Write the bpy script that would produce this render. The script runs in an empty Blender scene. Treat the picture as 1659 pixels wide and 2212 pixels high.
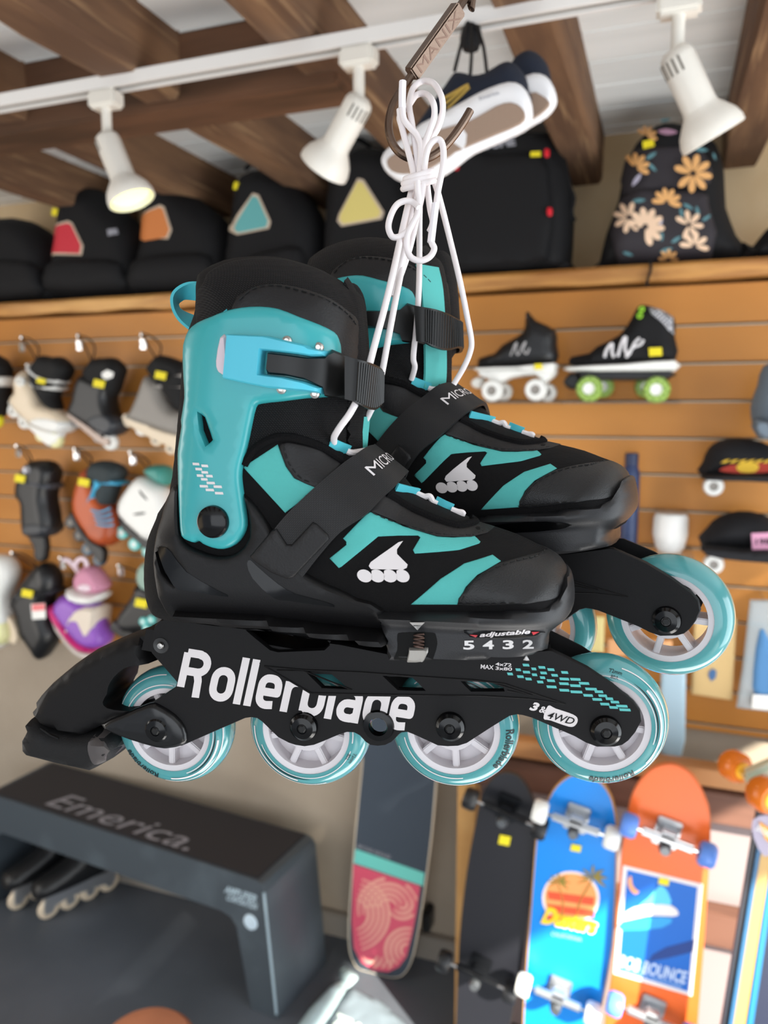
import bpy, bmesh, math, random
import numpy as np
from mathutils import Vector, Matrix
from mathutils.geometry import delaunay_2d_cdt

# ------------------------------------------------------------------ camera, world, lights, exposure
SC = bpy.context.scene
FP, IW, IH = 1661.0, 1659, 2212
PITCH, YAW, CAMZ = math.radians(7.6), math.radians(20), 1.65
CP = np.array([0.0, 0.0, CAMZ])
FW = np.array([-math.sin(YAW)*math.cos(PITCH), math.cos(YAW)*math.cos(PITCH), -math.sin(PITCH)])
RT = np.array([math.cos(YAW), math.sin(YAW), 0.0])
UP = np.cross(RT, FW)
cam = bpy.data.cameras.new('camera'); camo = bpy.data.objects.new('camera', cam)
SC.collection.objects.link(camo); SC.camera = camo
camo.matrix_world = Matrix([[RT[i], UP[i], -FW[i], CP[i]] for i in range(3)] + [[0, 0, 0, 1]])
cam.sensor_fit = 'VERTICAL'; cam.sensor_height = 9.8; cam.lens = FP/IH*9.8
cam.clip_start = 0.02; cam.clip_end = 60
cam.dof.use_dof = True; cam.dof.focus_distance = 0.425; cam.dof.aperture_fstop = 2.1
SC.view_settings.view_transform = 'Standard'; SC.view_settings.look = 'None'
SC.view_settings.exposure = 0.0; SC.view_settings.gamma = 1.0
wd = bpy.data.worlds.new('daylight'); SC.world = wd; wd.use_nodes = True
wd.node_tree.nodes['Background'].inputs[0].default_value = (0.80, 0.88, 1.0, 1)
wd.node_tree.nodes['Background'].inputs[1].default_value = 0.7
def light(kind, name, loc, rot_to, energy, col, **k):
    l = bpy.data.lights.new(name, kind); l.energy = energy; l.color = col
    for a, b in k.items(): setattr(l, a, b)
    o = bpy.data.objects.new(name, l); SC.collection.objects.link(o); o.location = loc
    o.rotation_euler = (Vector(rot_to)-Vector(loc)).to_track_quat('-Z', 'Y').to_euler()
    return o
SUNV = Vector((-0.72, 0.60, -0.548))
light('SUN', 'sun', (4, -3, 4), tuple(Vector((4, -3, 4))+SUNV), 20.0, (1, .93, .80), angle=.012)
light('AREA', 'shop_front_daylight', (0.7, -2.8, 1.5), (-.2, 1.6, 1.5), 55, (.92, .96, 1), shape='RECTANGLE', size=3.6, size_y=2.2)
light('AREA', 'right_window_daylight', (1.86, 0.75, 1.1), (-1.2, 1.9, 1.3), 42, (.90, .96, 1), shape='RECTANGLE', size=1.7, size_y=1.9)
light('AREA', 'left_fill_light', (-3.35, 0.6, 1.3), (-.9, 2.0, 1.5), 60, (1, .97, .93), shape='RECTANGLE', size=2.0, size_y=2.0)  # added fill light for the back wall; the left wall has no window
light('AREA', 'ceiling_fill_light', (0.6, 0.9, -.11), (0.1, 1.5, 2.4), 60, (1, .97, .93), shape='RECTANGLE', size=2.2, size_y=1.2)  # added area light aimed up to brighten the ceiling, standing for floor bounce

# ------------------------------------------------------------------ pixel <-> place helpers
def P(px, py, d): return CP + FW*d + RT*((px-IW/2)/FP*d) - UP*((py-IH/2)/FP*d)
def PZ(px, py, z):                                   # point of the view ray at height z
    r = P(px, py, 1)-CP; return CP + r*((z-CAMZ)/r[2])
def PY(px, py, y):                                   # point of the view ray on the plane parallel to the wall
    r = P(px, py, 1)-CP; return CP + r*(y/r[1])
class Fr:
    """a place with its own axes: X along the thing, Y away from the viewer, Z up"""
    def __init__(s, O, yaw=0.0, nose=0.0, lean=0.0):
        s.O = np.array(O, float)
        M = Matrix.Rotation(yaw, 3, 'Z') @ Matrix.Rotation(lean, 3, 'X') @ Matrix.Rotation(-nose, 3, 'Y')
        s.R = np.array(M).T
        s.M = Matrix.Translation(Vector(s.O)) @ M.to_4x4()
    def L(s, px, py, yo=0.0):
        ray = P(px, py, 1)-CP; n = s.R[1]
        t = (yo-(CP-s.O)@n)/(ray@n); p = CP+ray*t-s.O
        return np.array([s.R[0]@p, s.R[2]@p])
    def LS(s, px, py, surf, off=0.0):                # onto a curved surface y = -(surf+off)
        yo = -0.02
        for _ in range(5):
            q = s.L(px, py, yo); yo = -(float(surf(q[None])[0])+off)
        return np.array([q[0], yo, q[1]])
    def poly(s, pts, surf=None, off=0.0):
        if surf is None or isinstance(surf, (int, float)):
            return np.array([s.L(x, y, surf or 0.0) for x, y in pts])
        return np.array([s.LS(x, y, surf, off)[[0, 2]] for x, y in pts])
def smooth(p, n=4, closed=True):
    p = np.asarray(p, float); N = len(p); out = []
    for i in range(N if closed else N-1):
        a, b, c, d = (p[(i-1) % N], p[i], p[(i+1) % N], p[(i+2) % N]) if closed else (p[max(i-1, 0)], p[i], p[i+1], p[min(i+2, N-1)])
        for k in range(n):
            t = k/n; out.append(.5*((2*b)+(c-a)*t+(2*a-5*b+4*c-d)*t*t+(3*b-a-3*c+d)*t**3))
    if not closed: out.append(p[-1])
    return np.array(out)
def dist(pts, poly):
    pts = np.asarray(pts, float); a = poly; b = np.roll(poly, -1, 0); ab = b-a; L2 = (ab**2).sum(1)+1e-18
    out = np.empty(len(pts))
    for k in range(0, len(pts), 2000):
        q = pts[k:k+2000, None, :]-a[None]
        t = np.clip((q*ab[None]).sum(2)/L2, 0, 1)
        out[k:k+2000] = np.sqrt((((q-ab[None]*t[..., None])**2).sum(2)).min(1))
    return out
def inside(pts, poly):
    pts = np.asarray(pts, float); x, y = pts[:, 0][:, None], pts[:, 1][:, None]
    a = poly; b = np.roll(poly, -1, 0)
    c = ((a[:, 1] > y) != (b[:, 1] > y)) & (x < (b[:, 0]-a[:, 0])*(y-a[:, 1])/(b[:, 1]-a[:, 1]+1e-18)+a[:, 0])
    return c.sum(1) % 2 == 1
class Infl:
    """half thickness of a rounded body whose side outline is poly"""
    def __init__(s, poly, w, r, e=0.5): s.p, s.w, s.r, s.e = np.asarray(poly), w, r, e
    def __call__(s, pts):
        pts = np.asarray(pts, float); d = dist(pts, s.p); d[~inside(pts, s.p)] = 0
        t = np.clip(d/s.r, 0, 1); w = s.w(pts) if callable(s.w) else s.w
        return w*(1-(1-t)**2)**s.e
def const(v): return lambda pts: np.full(len(pts), float(v))
def resample(p, step):
    out = []
    for i in range(len(p)):
        a, b = p[i], p[(i+1) % len(p)]; n = max(1, int(math.ceil(np.linalg.norm(b-a)/step)))
        for k in range(n): out.append(a+(b-a)*k/n)
    return np.array(out)
def tri2d(polys, holes, step, insets=()):
    """triangulate the area of polys minus holes, with inner points every step"""
    V, E = [], []
    for pl in list(polys)+list(holes):
        q = resample(np.asarray(pl, float), step); n0 = len(V); V += [tuple(v) for v in q]
        E += [(n0+i, n0+(i+1) % len(q)) for i in range(len(q))]
    rings = [np.asarray(p) for p in list(polys)+list(holes)]
    def isin(pts):
        m = np.zeros(len(pts), bool)
        for p in polys: m |= inside(pts, np.asarray(p))
        for h in holes: m &= ~inside(pts, np.asarray(h))
        return m
    def dd(pts): return np.min([dist(pts, r) for r in rings], 0)
    B = np.array(V); extra = []
    for pi, r in enumerate(rings):
        if not len(insets): break
        q = resample(r, step); ar = .5*np.sum(q[:, 0]*np.roll(q[:, 1], -1)-np.roll(q[:, 0], -1)*q[:, 1]); sgn = (1 if ar > 0 else -1)*(1 if pi < len(polys) else -1)
        e = np.roll(q, -1, 0)-q; e /= np.linalg.norm(e, axis=1)[:, None]+1e-12; n1 = np.stack([-e[:, 1], e[:, 0]], 1)*sgn; n0 = np.roll(n1, 1, 0)
        nn = n0+n1; nn /= (nn**2).sum(1)[:, None]/2+.25; nn = nn*1.0
        for ins in insets:
            c = q+nn*ins; ok = isin(c) & (dd(c) > ins*.8); idx = -np.ones(len(c), int)
            for i in range(len(c)):
                if ok[i]: idx[i] = len(V); V.append(tuple(c[i]))
            E += [(int(idx[i]), int(idx[(i+1) % len(c)])) for i in range(len(c)) if ok[i] and ok[(i+1) % len(c)]]
    lo, hi = B.min(0), B.max(0); g = []
    dy = step*.87; ny = int((hi[1]-lo[1])/dy)+1; nx = int((hi[0]-lo[0])/step)+1
    if nx*ny > 60000: raise ValueError('grid too fine')
    yy, xx = np.mgrid[0:ny, 0:nx]
    g = np.stack([lo[0]+(xx+.5*(yy % 2)+.01)*step, lo[1]+(yy+.37)*dy], -1).reshape(-1, 2)
    g = g[isin(g)] if len(g) else g
    if len(g):
        g = g[dd(g) > max([step*.45]+[i+step*.35 for i in insets])]; extra.append(g)
    if extra: V += [tuple(v) for v in np.concatenate(extra)]
    v, e, f, *_ = delaunay_2d_cdt([Vector(x) for x in V], E, [], 0, 1e-7, False)
    v = np.array([tuple(x) for x in v]); f = [t for t in f if len(t) == 3]
    F = np.array(f); m = isin(v[F].mean(1)); F = F[m]
    used = np.unique(F); re = -np.ones(len(v), int); re[used] = np.arange(len(used))
    return v[used], re[F], dd
# ------------------------------------------------------------------ materials
def lin(c):
    if isinstance(c, str): c = tuple(int(c[i:i+2], 16)/255 for i in (0, 2, 4))
    return tuple((x/12.92 if x <= .04045 else ((x+.055)/1.055)**2.4) for x in c)+(1,)
MATS = {}
def mat(name, col, rough=.5, metal=0, spec=.5, bump=None, coat=0, trans=0, emit=None, mix=None, alpha=1, ior=1.45, sss=0):
    """bump=(kind,scale,strength); mix=(kind,scale,second colour,lo,hi)"""
    if name in MATS: return MATS[name]
    m = bpy.data.materials.new(name); m.use_nodes = True; N = m.node_tree.nodes; K = m.node_tree.links
    b = N['Principled BSDF']; I = b.inputs
    I['Base Color'].default_value = lin(col); I['Roughness'].default_value = rough; I['Metallic'].default_value = metal
    I['Specular IOR Level'].default_value = spec; I['Coat Weight'].default_value = coat; I['Coat Roughness'].default_value = .08
    I['Transmission Weight'].default_value = trans; I['Alpha'].default_value = alpha; I['IOR'].default_value = ior
    if sss: I['Subsurface Weight'].default_value = sss; I['Subsurface Radius'].default_value = (.006, .01, .01)
    if emit: I['Emission Color'].default_value = lin(emit[0]); I['Emission Strength'].default_value = emit[1]
    tc = N.new('ShaderNodeTexCoord')
    def tex(kind, scale):
        src = tc.outputs['UV'] if kind.startswith('uv') else tc.outputs['Object']; k = kind.replace('uv', '')
        mp = N.new('ShaderNodeMapping'); K.new(src, mp.inputs[0])
        if isinstance(scale, tuple): mp.inputs['Scale'].default_value = scale; sc = 1.0
        else: sc = scale
        if k == 'wave' or k == 'wavez' or k == 'wavex':
            t = N.new('ShaderNodeTexWave'); t.bands_direction = {'wave': 'X', 'wavex': 'X', 'wavez': 'Z'}[k]; t.inputs['Scale'].default_value = sc; o = t.outputs['Fac']
        elif k == 'weave':
            a = N.new('ShaderNodeTexWave'); a.bands_direction = 'DIAGONAL'; a.inputs['Scale'].default_value = sc
            c = N.new('ShaderNodeTexWave'); c.bands_direction = 'Z'; c.inputs['Scale'].default_value = sc*.8; K.new(mp.outputs[0], c.inputs[0])
            mm = N.new('ShaderNodeMath'); mm.operation = 'MULTIPLY'; K.new(a.outputs['Fac'], mm.inputs[0]); K.new(c.outputs['Fac'], mm.inputs[1]); K.new(mp.outputs[0], a.inputs[0])
            return mm.outputs[0]
        elif k == 'checker': t = N.new('ShaderNodeTexChecker'); t.inputs['Scale'].default_value = sc; o = t.outputs['Fac']
        elif k == 'voronoi': t = N.new('ShaderNodeTexVoronoi'); t.inputs['Scale'].default_value = sc; o = t.outputs['Distance']
        elif k == 'brick':
            t = N.new('ShaderNodeTexBrick'); t.inputs['Scale'].default_value = sc; o = t.outputs['Fac']
        else: t = N.new('ShaderNodeTexNoise'); t.inputs['Scale'].default_value = sc; t.inputs['Detail'].default_value = 5; o = t.outputs['Fac']
        K.new(mp.outputs[0], t.inputs[0]); return o
    if mix:
        mixes = mix if isinstance(mix, list) else [mix]; prev = None
        for kind, scale, c2, lo, hi in mixes:
            r = N.new('ShaderNodeMapRange'); r.inputs[1].default_value = lo; r.inputs[2].default_value = hi; K.new(tex(kind, scale), r.inputs[0])
            x = N.new('ShaderNodeMix'); x.data_type = 'RGBA'; K.new(r.outputs[0], x.inputs[0])
            x.inputs[6].default_value = lin(col); x.inputs[7].default_value = lin(c2)
            if prev: K.new(prev, x.inputs[6])
            prev = x.outputs[2]
        K.new(prev, I['Base Color'])
    if bump:
        prev = None
        for kind, scale, st in (bump if isinstance(bump, list) else [bump]):
            bn = N.new('ShaderNodeBump'); bn.inputs['Strength'].default_value = st; bn.inputs['Distance'].default_value = .001
            K.new(tex(kind, scale), bn.inputs['Height'])
            if prev: K.new(prev, bn.inputs['Normal'])
            prev = bn.outputs[0]
        K.new(prev, I['Normal'])
    MATS[name] = m; return m
# ------------------------------------------------------------------ object helpers
def link(name, verts, faces, m, parent=None, sharp=35, shade=True, uv=None):
    me = bpy.data.meshes.new(name); me.from_pydata([tuple(map(float, v)) for v in verts], [], [tuple(map(int, f)) for f in faces])
    if uv is not None:
        ul = me.uv_layers.new(name='UVMap')
        for i, l in enumerate(me.loops): ul.data[i].uv = uv[l.vertex_index]
    bm = bmesh.new(); bm.from_mesh(me); bmesh.ops.recalc_face_normals(bm, faces=bm.faces); bm.to_mesh(me); bm.free()
    if shade:
        me.shade_smooth(); me.set_sharp_from_angle(angle=math.radians(sharp))
    for x in (m if isinstance(m, list) else [m]): me.materials.append(x)
    o = bpy.data.objects.new(name, me); SC.collection.objects.link(o)
    if parent: o.parent = parent
    return o
class MB:
    def __init__(s): s.v, s.f, s.uv = [], [], []
    def add(s, v, f, uv=None):
        n = len(s.v); s.v += [tuple(map(float, x)) for x in v]; s.f += [tuple(int(i)+n for i in t) for t in f]
        s.uv += list(uv) if uv is not None else [(0, 0)]*len(v); return s
    def box(s, lo, hi, M=None, bev=0):
        if bev:
            b = bmesh.new(); bmesh.ops.create_cube(b, size=1)
            for v in b.verts: v.co = Vector([lo[i]+(v.co[i]+.5)*(hi[i]-lo[i]) for i in range(3)])
            bmesh.ops.bevel(b, geom=b.edges[:], offset=bev, segments=2, affect='EDGES')
            b.verts.index_update(); v = [(M @ x.co if M else x.co) for x in b.verts]; f = [[x.index for x in t.verts] for t in b.faces]; b.free()
            return s.add(v, f)
        v = [Vector((x, y, z)) for x in (lo[0], hi[0]) for y in (lo[1], hi[1]) for z in (lo[2], hi[2])]
        if M: v = [M @ x for x in v]
        return s.add(v, [(0, 1, 3, 2), (4, 6, 7, 5), (0, 4, 5, 1), (2, 3, 7, 6), (0, 2, 6, 4), (1, 5, 7, 3)])
    def tube(s, pts, r, n=8, sm=4, caps=True, closed=False, flat=1.0):
        p = np.array(pts, float)
        if sm > 1: p = smooth(p, sm, closed)
        rr = r if callable(r) else (lambda t: r)
        N = len(p); t = np.gradient(p.astype(float), axis=0) if not closed else np.roll(p, -1, 0)-np.roll(p, 1, 0)
        t /= np.linalg.norm(t, axis=1)[:, None]+1e-12
        u = np.cross(t[0], [0.13, .9, .31]); u /= np.linalg.norm(u); V, UV = [], []; acc = 0
        for i in range(N):
            u = u-t[i]*(u@t[i]); u /= np.linalg.norm(u); w = np.cross(t[i], u)
            if i: acc += np.linalg.norm(p[i]-p[i-1])
            for k in range(n):
                a = 2*math.pi*k/n; V.append(p[i]+(u*math.cos(a)+w*math.sin(a)*flat)*rr(i/(N-1))); UV.append((acc, k/n))
        F = [(i*n+k, i*n+(k+1) % n, (i+1)*n+(k+1) % n, (i+1)*n+k) for i in range(N-1) for k in range(n)]
        if closed: F += [((N-1)*n+k, (N-1)*n+(k+1) % n, (k+1) % n, k) for k in range(n)]
        elif caps: F += [tuple(range(n)), tuple(range((N-1)*n, N*n))]
        return s.add(V, F, UV)
    def lathe(s, prof, c=(0, 0, 0), n=40, axis='Y', M=None, closed=False):
        V = []
        for r, h in prof:
            for k in range(n):
                a = 2*math.pi*k/n; x, y = r*math.cos(a), r*math.sin(a)
                V.append({'Y': (x, h, y), 'Z': (x, y, h), 'X': (h, x, y)}[axis])
        N = len(prof)
        F = [(i*n+k, i*n+(k+1) % n, (i+1)*n+(k+1) % n, (i+1)*n+k) for i in range(N-1) for k in range(n)]
        if closed: F += [((N-1)*n+k, (N-1)*n+(k+1) % n, (k+1) % n, k) for k in range(n)]
        else: F += [tuple(range(n)), tuple(range((N-1)*n, N*n))]
        V = [Vector(v) for v in V]
        if M: V = [M @ v for v in V]
        return s.add([v+Vector(c) for v in V], F)
    def build(s, name, m, parent=None, sharp=35, **k): return link(name, s.v, s.f, m, parent, sharp, uv=s.uv, **k)
def boundary(F):
    from collections import defaultdict
    d = defaultdict(int); o = {}
    for t in F:
        for i in range(3):
            a, b = int(t[i]), int(t[(i+1) % 3]); d[(min(a, b), max(a, b))] += 1; o[(min(a, b), max(a, b))] = (a, b)
    return [o[k] for k, n in d.items() if n == 1]
def body(name, poly, surf, m, parent, step, holes=(), y0=0, mb=None, front=1, back=1):
    """a rounded solid, both sides: y = y0 -/+ surf"""
    v, F, dd = tri2d([poly], holes, step, insets=(step*.15, step*.45)); h = surf(v); h = np.maximum(h, 1e-5)
    n = len(v); V = [(a[0], y0-b*front, a[1]) for a, b in zip(v, h)]+[(a[0], y0+b*back, a[1]) for a, b in zip(v, h)]
    Fs = [tuple(t) for t in F]+[tuple(t[::-1]+n) for t in F]+[(b, a, a+n, b+n) for a, b in boundary(F)]
    if mb is not None: return mb.add(V, Fs)
    return link(name, V, Fs, m, parent, 50)
def plate(name, polys, surf, t, m, parent, step=.004, bev=.001, back=.001, holes=(), mirror=False, y0=0, mb=None, sharp=40):
    """a sheet of thickness t lying on y = -surf, with rounded rim"""
    own = mb is None; mb = mb or MB()
    v, F, dd = tri2d(polys, holes, step, insets=(bev*.3, bev) if bev else ())
    s = surf(v) if callable(surf) else np.full(len(v), float(surf)); d = dd(v)
    pr = np.sqrt(np.clip(1-(1-np.clip(d/bev, 0, 1))**2, 0, 1)) if bev else np.ones(len(v))
    if bev: pr = np.maximum(pr, .1)
    n = len(v)
    for sg in ((1, -1) if mirror else (1,)):
        V = [(a[0], y0-sg*(b+t*c), a[1]) for a, b, c in zip(v, s, pr)]+[(a[0], y0-sg*max(b-back, 0), a[1]) for a, b in zip(v, s)]
        Fs = [tuple(x) for x in F]+[tuple(x[::-1]+n) for x in F]+[(b, a, a+n, b+n) for a, b in boundary(F)]
        mb.add(V, Fs)
    return mb.build(name, m, parent, sharp) if own else mb
def prt(name, polys, surf, off, m, parent, step=.004, holes=(), mb=None):
    """ink on the surface y = -surf"""
    v, F, dd = tri2d(polys, holes, step); s = surf(v) if callable(surf) else np.full(len(v), float(surf))
    V = [(a[0], -(b+off), a[1]) for a, b in zip(v, s)]
    if mb is not None: return mb.add(V, F)
    return link(name, V, F, m, parent)
def thing(name, label, cat, fr=None, group=None, loc=None):
    o = bpy.data.objects.new(name, None); SC.collection.objects.link(o); o.empty_display_size = .05
    if fr is not None: o.matrix_world = fr.M
    elif loc is not None: o.location = loc
    return tag(o, label, cat, group)
def tag(o, label, cat, group=None):
    o['label'] = label; o['category'] = cat
    if group: o['group'] = group
    return o
def struct(o): o['kind'] = 'structure'; return o
_tx = {}
def text2d(s, bold=0.0, shear=0.0, spacing=1.0):
    """triangles of a word: height of a capital = 1, starts at x=0"""
    k = (s, bold, shear, spacing)
    if k in _tx: return _tx[k]
    c = bpy.data.curves.new('t', 'FONT'); c.body = s; c.size = 1; c.offset = bold; c.shear = shear; c.space_character = spacing; c.resolution_u = 3
    o = bpy.data.objects.new('t', c); SC.collection.objects.link(o); dg = bpy.context.evaluated_depsgraph_get(); dg.update()
    me = o.evaluated_get(dg).to_mesh(); me.calc_loop_triangles()
    v = np.array([tuple(x.co)[:2] for x in me.vertices]); f = np.array([tuple(t.vertices) for t in me.loop_triangles])
    o.evaluated_get(dg).to_mesh_clear(); bpy.data.objects.remove(o); bpy.data.curves.remove(c)
    v = v/.70; v[:, 0] -= v[:, 0].min(); _tx[k] = (v, f, v[:, 0].max()); return _tx[k]
def text_px(s, x0, y0, x1, y1, h, **k):
    """the word in pixels of the photograph: baseline from (x0,y0) to (x1,y1), capitals h px high"""
    v, f, w = text2d(s, **k); e = np.array([x1-x0, y1-y0], float); L = np.linalg.norm(e); e /= L; n = np.array([e[1], -e[0]])
    return np.array([x0, y0])+v[:, :1]*(L/w)*e+v[:, 1:]*h*n, f
def ink(mb, fr, vf, surf, off):
    v, f = vf
    if callable(surf): v, f = subdiv(v, f, 1)
    if callable(surf): V = [fr.LS(x, y, surf, off) for x, y in v]
    else: V = [(lambda q: (q[0], -(surf+off), q[1]))(fr.L(x, y, -(surf+off))) for x, y in v]
    return mb.add(V, f)
def subdiv(v, f, n=2):
    v = [np.array(x, float) for x in v]; f = [tuple(t) for t in f]
    for _ in range(n):
        m, g = {}, []
        def mid(a, b):
            k = (min(a, b), max(a, b))
            if k not in m: m[k] = len(v); v.append((v[a]+v[b])/2)
            return m[k]
        for a, b, c in f:
            x, y, z = mid(a, b), mid(b, c), mid(c, a); g += [(a, x, z), (x, b, y), (z, y, c), (x, y, z)]
        f = g
    return np.array(v), f
def ribbon(A, B, th, n=6, m=6, closed=False):
    """a band between two 3D edge lines; gives verts, faces, uv and its point function"""
    A = smooth(np.array(A, float), n, False); B = smooth(np.array(B, float), n, False); N = len(A)
    ln = np.concatenate([[0], np.cumsum(np.linalg.norm(np.diff((A+B)/2, axis=0), axis=1))])
    wd_ = np.linalg.norm(A[N//2]-B[N//2])
    mid = np.array([[A[i]+(B[i]-A[i])*j/m for j in range(m+1)] for i in range(N)])
    du = np.gradient(mid, axis=0); dv = np.gradient(mid, axis=1); nn = np.cross(du, dv); nn /= np.linalg.norm(nn, axis=2)[..., None]+1e-12
    V, UV = [], []
    for sg in (.5, -.5):
        for i in range(N):
            for j in range(m+1): V.append(mid[i, j]+nn[i, j]*th*sg); UV.append((ln[i], j/m*wd_))
    o = N*(m+1); F = []
    for i in range(N-1):
        for j in range(m):
            a = i*(m+1)+j; F.append((a, a+1, a+m+2, a+m+1)); F.append((o+a, o+a+m+1, o+a+m+2, o+a+1))
        a = i*(m+1); F.append((a, a+m+1, o+a+m+1, o+a)); a += m; F.append((a, o+a, o+a+m+1, a+m+1))
    for j in range(m): F.append((j, o+j, o+j+1, j+1)); a = (N-1)*(m+1)+j; F.append((a, a+1, o+a+1, o+a))
    def at(u, v, off):                               # u,v in 0..1
        x = u*(N-1); i = min(int(x), N-2); fx = x-i; y = v*m; j = min(int(y), m-1); fy = y-j
        def g(q): return (q[i, j]*(1-fx)+q[i+1, j]*fx)*(1-fy)+(q[i, j+1]*(1-fx)+q[i+1, j+1]*fx)*fy
        k = g(nn); return g(mid)+k*(th*.5+off)
    return V, F, UV, at
# ------------------------------------------------------------------ the setting
WY, UY, FZ, CZ = 2.2, 2.5, -0.12, 2.46
XL, XR, YF = -3.4, 1.9, -3.0
M_wall = mat('beige_plaster', 'A79B8B', .85, mix=('noise', 2.2, '978A7A', .35, .65), bump=('noise', 60, .15))
M_upw = mat('ochre_plaster', 'D3BC98', .85, mix=('noise', 3, 'C0A47C', .35, .65))
M_floor = mat('dark_floor', '4C525A', .5, mix=('noise', 3, '5A6069', .35, .7), bump=('noise', 200, .2))
M_ceil = mat('white_boards', 'F3F4F2', .6, mix=('noise', (2, 14, 3), 'E6E8E6', .4, .7))
M_joist = mat('old_timber', '7C5C42', .75, mix=[('noise', (14, 2.2, 14), '5C4230', .35, .6), ('noise', (60, 3, 60), 'A3825F', .56, .75)], bump=('noise', (60, 6, 60), .8))
M_beam = mat('old_timber_cross', '6B4A34', .75, mix=('noise', (2.2, 14, 14), '46301F', .35, .62), bump=('noise', (6, 60, 60), .8))
M_slat = mat('slatwall_veneer', 'BF8340', .42, mix=[('noise', (1.2, 4, 5), 'B47735', .3, .7)], spec=.35)
M_groove = mat('groove_insert', 'B3A28C', .35, spec=.5, metal=.3)
M_ledge = mat('ledge_timber', 'C08A48', .5, mix=[('noise', (4, 30, 45), '9A6530', .42, .68), ('noise', (2, 8, 12), 'D9A864', .5, .75)], bump=('noise', (8, 60, 60), .6))
def slab(name, lo, hi, m, bev=0):
    return MB().box(lo, hi, bev=bev).build(name, m)
struct(slab('floor', (XL, YF, FZ-.1), (XR, WY+.4, FZ), M_floor))
struct(slab('wall_back', (XL, WY+.014, FZ), (XR, WY+.10, 1.968), M_wall))
struct(slab('wall_upper', (XL, UY, 1.9), (XR, UY+.1, CZ), M_upw))
mb = MB(); y = -1.2
rnd = random.Random(5)
while y < UY:
    w = .135+rnd.random()*.03; mb.box((XL, y, CZ), (XR, min(y+w-.004, UY), CZ+.03), bev=.003); y += w
mb.box((XL, YF, CZ+.03), (XR, UY+.1, CZ+.06)); mb.box((XL, YF, CZ), (XR, -1.2, CZ+.03))
struct(mb.build('ceiling', M_ceil))
struct(slab('wall_left', (XL-.1, YF, FZ), (XL, UY+.1, CZ), M_wall))
# right wall with the sunny shop window
mb = MB(); mb.box((XR, 1.75, FZ), (XR+.1, UY+.1, CZ)).box((XR, YF, FZ), (XR+.1, -2.6, CZ)).box((XR, -2.6, 2.06), (XR+.1, 1.75, CZ))
struct(mb.build('wall_right', M_wall))
# baseboard
struct(MB().box((XL, WY-.012, FZ), (XR, WY+.012, FZ+.085), bev=.004).build('baseboard_back', mat('grey_skirting', '8C857C', .5)))
# joists
def joist(i, x0, w, y0, y1, z0, label):
    mb = MB(); n = 14; r = random.Random(i*7+1)
    V, F = [], []
    for k in range(n+1):
        yy = y0+(y1-y0)*k/n; e = [r.uniform(-.006, .006) for _ in range(4)]
        V += [(x0+e[0]+.008, yy, z0+e[1]), (x0+w+e[2]-.008, yy, z0+e[1]*.5), (x0+w+e[2], yy, z0+.012), (x0+w, yy, CZ+.005), (x0, yy, CZ+.005), (x0+e[0], yy, z0+.012)]
    for k in range(n):
        for q in range(6): a = k*6+q; b = k*6+(q+1) % 6; F.append((a, b, b+6, a+6))
    F += [tuple(range(6)), tuple(range(n*6, n*6+6))]
    o = mb.add(V, F).build('ceiling_joist', M_joist, sharp=30)
    return tag(o, label, 'beam', 'timber joists under the white ceiling')
JL = ['leftmost old timber ceiling joist, at the left edge above the cut-off backpack', 'old timber joist left of the lit spotlight, over the left backpacks', 'old timber joist just right of the lit spotlight', 'old timber joist behind the middle spotlight', 'old timber joist ending between the plain black and the flowered backpack', 'old timber joist at the right edge, above the flowered backpack']
for i, (x, l) in enumerate(zip((-1.99, -1.56, -1.13, -.735, -.31, .115), JL)):
    joist(i, x, .10, -1.2, UY, 2.325+.006*(i % 2), l)
o = MB().box((XL, 1.53, 2.31), (-.66, 1.66, CZ+.004), bev=.006).build('cross_beam', M_beam)
tag(o, 'dark timber cross beam running above the white lighting track', 'beam')
# slatwall panels: boards with metal-lined grooves
def slatwall(name, x0, x1, z0, dz, zt, zb, label):
    o = thing(name, label, 'wall panel', loc=(x0, WY, zb), group='slatwall panels')
    g = [z0-dz*k for k in range(13) if z0-dz*k > zb+.02]; ed = [zt]+g+[zb]; mb = MB()
    for a, b in zip(ed[:-1], ed[1:]): mb.box((0, -.014, b+.004-zb), (x1-x0, .013, a-.004-zb), bev=.002)
    mb.build('boarding', M_slat, o); mb = MB()
    for z in g: mb.box((0, -.0125, z-.0038-zb), (x1-x0, .004, z-.0004-zb))
    mb.build('groove_lining', M_groove, o); return o
slatwall('slatwall_panel', -3.39, -.90, 1.887, .0928, 1.9715, .79, 'orange wood slatwall panel behind the hanging inline skates on the left')
slatwall('slatwall_panel', -.898, 1.89, 1.866, .0972, 1.9715, .775, 'orange wood slatwall panel behind the roller skates and caps on the right')
# ledge
def ledge():
    n = 60; V, F = [], []; r = random.Random(3); x0, x1 = XL+.01, XR-.01
    for k in range(n+1):
        x = x0+(x1-x0)*k/n; e = .006*math.sin(k*1.7)+r.uniform(-.004, .004)
        V += [(x, WY-.045+e, 1.978+e*.6), (x, WY-.05+e, 2.012), (x, WY-.04+e*.5, 2.022), (x, UY, 2.022), (x, UY, 1.976)]
    for k in range(n):
        for q in range(5): a = k*5+q; b = k*5+(q+1) % 5; F.append((a, b, b+5, a+5))
    F += [tuple(range(5)), tuple(range(n*5, n*5+5))]
    return tag(MB().add(V, F).build('timber_ledge', M_ledge, sharp=30), 'long rough-edged timber ledge above the slatwall, carrying the backpacks', 'shelf')
ledge()
LEDZ = 2.022
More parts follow.
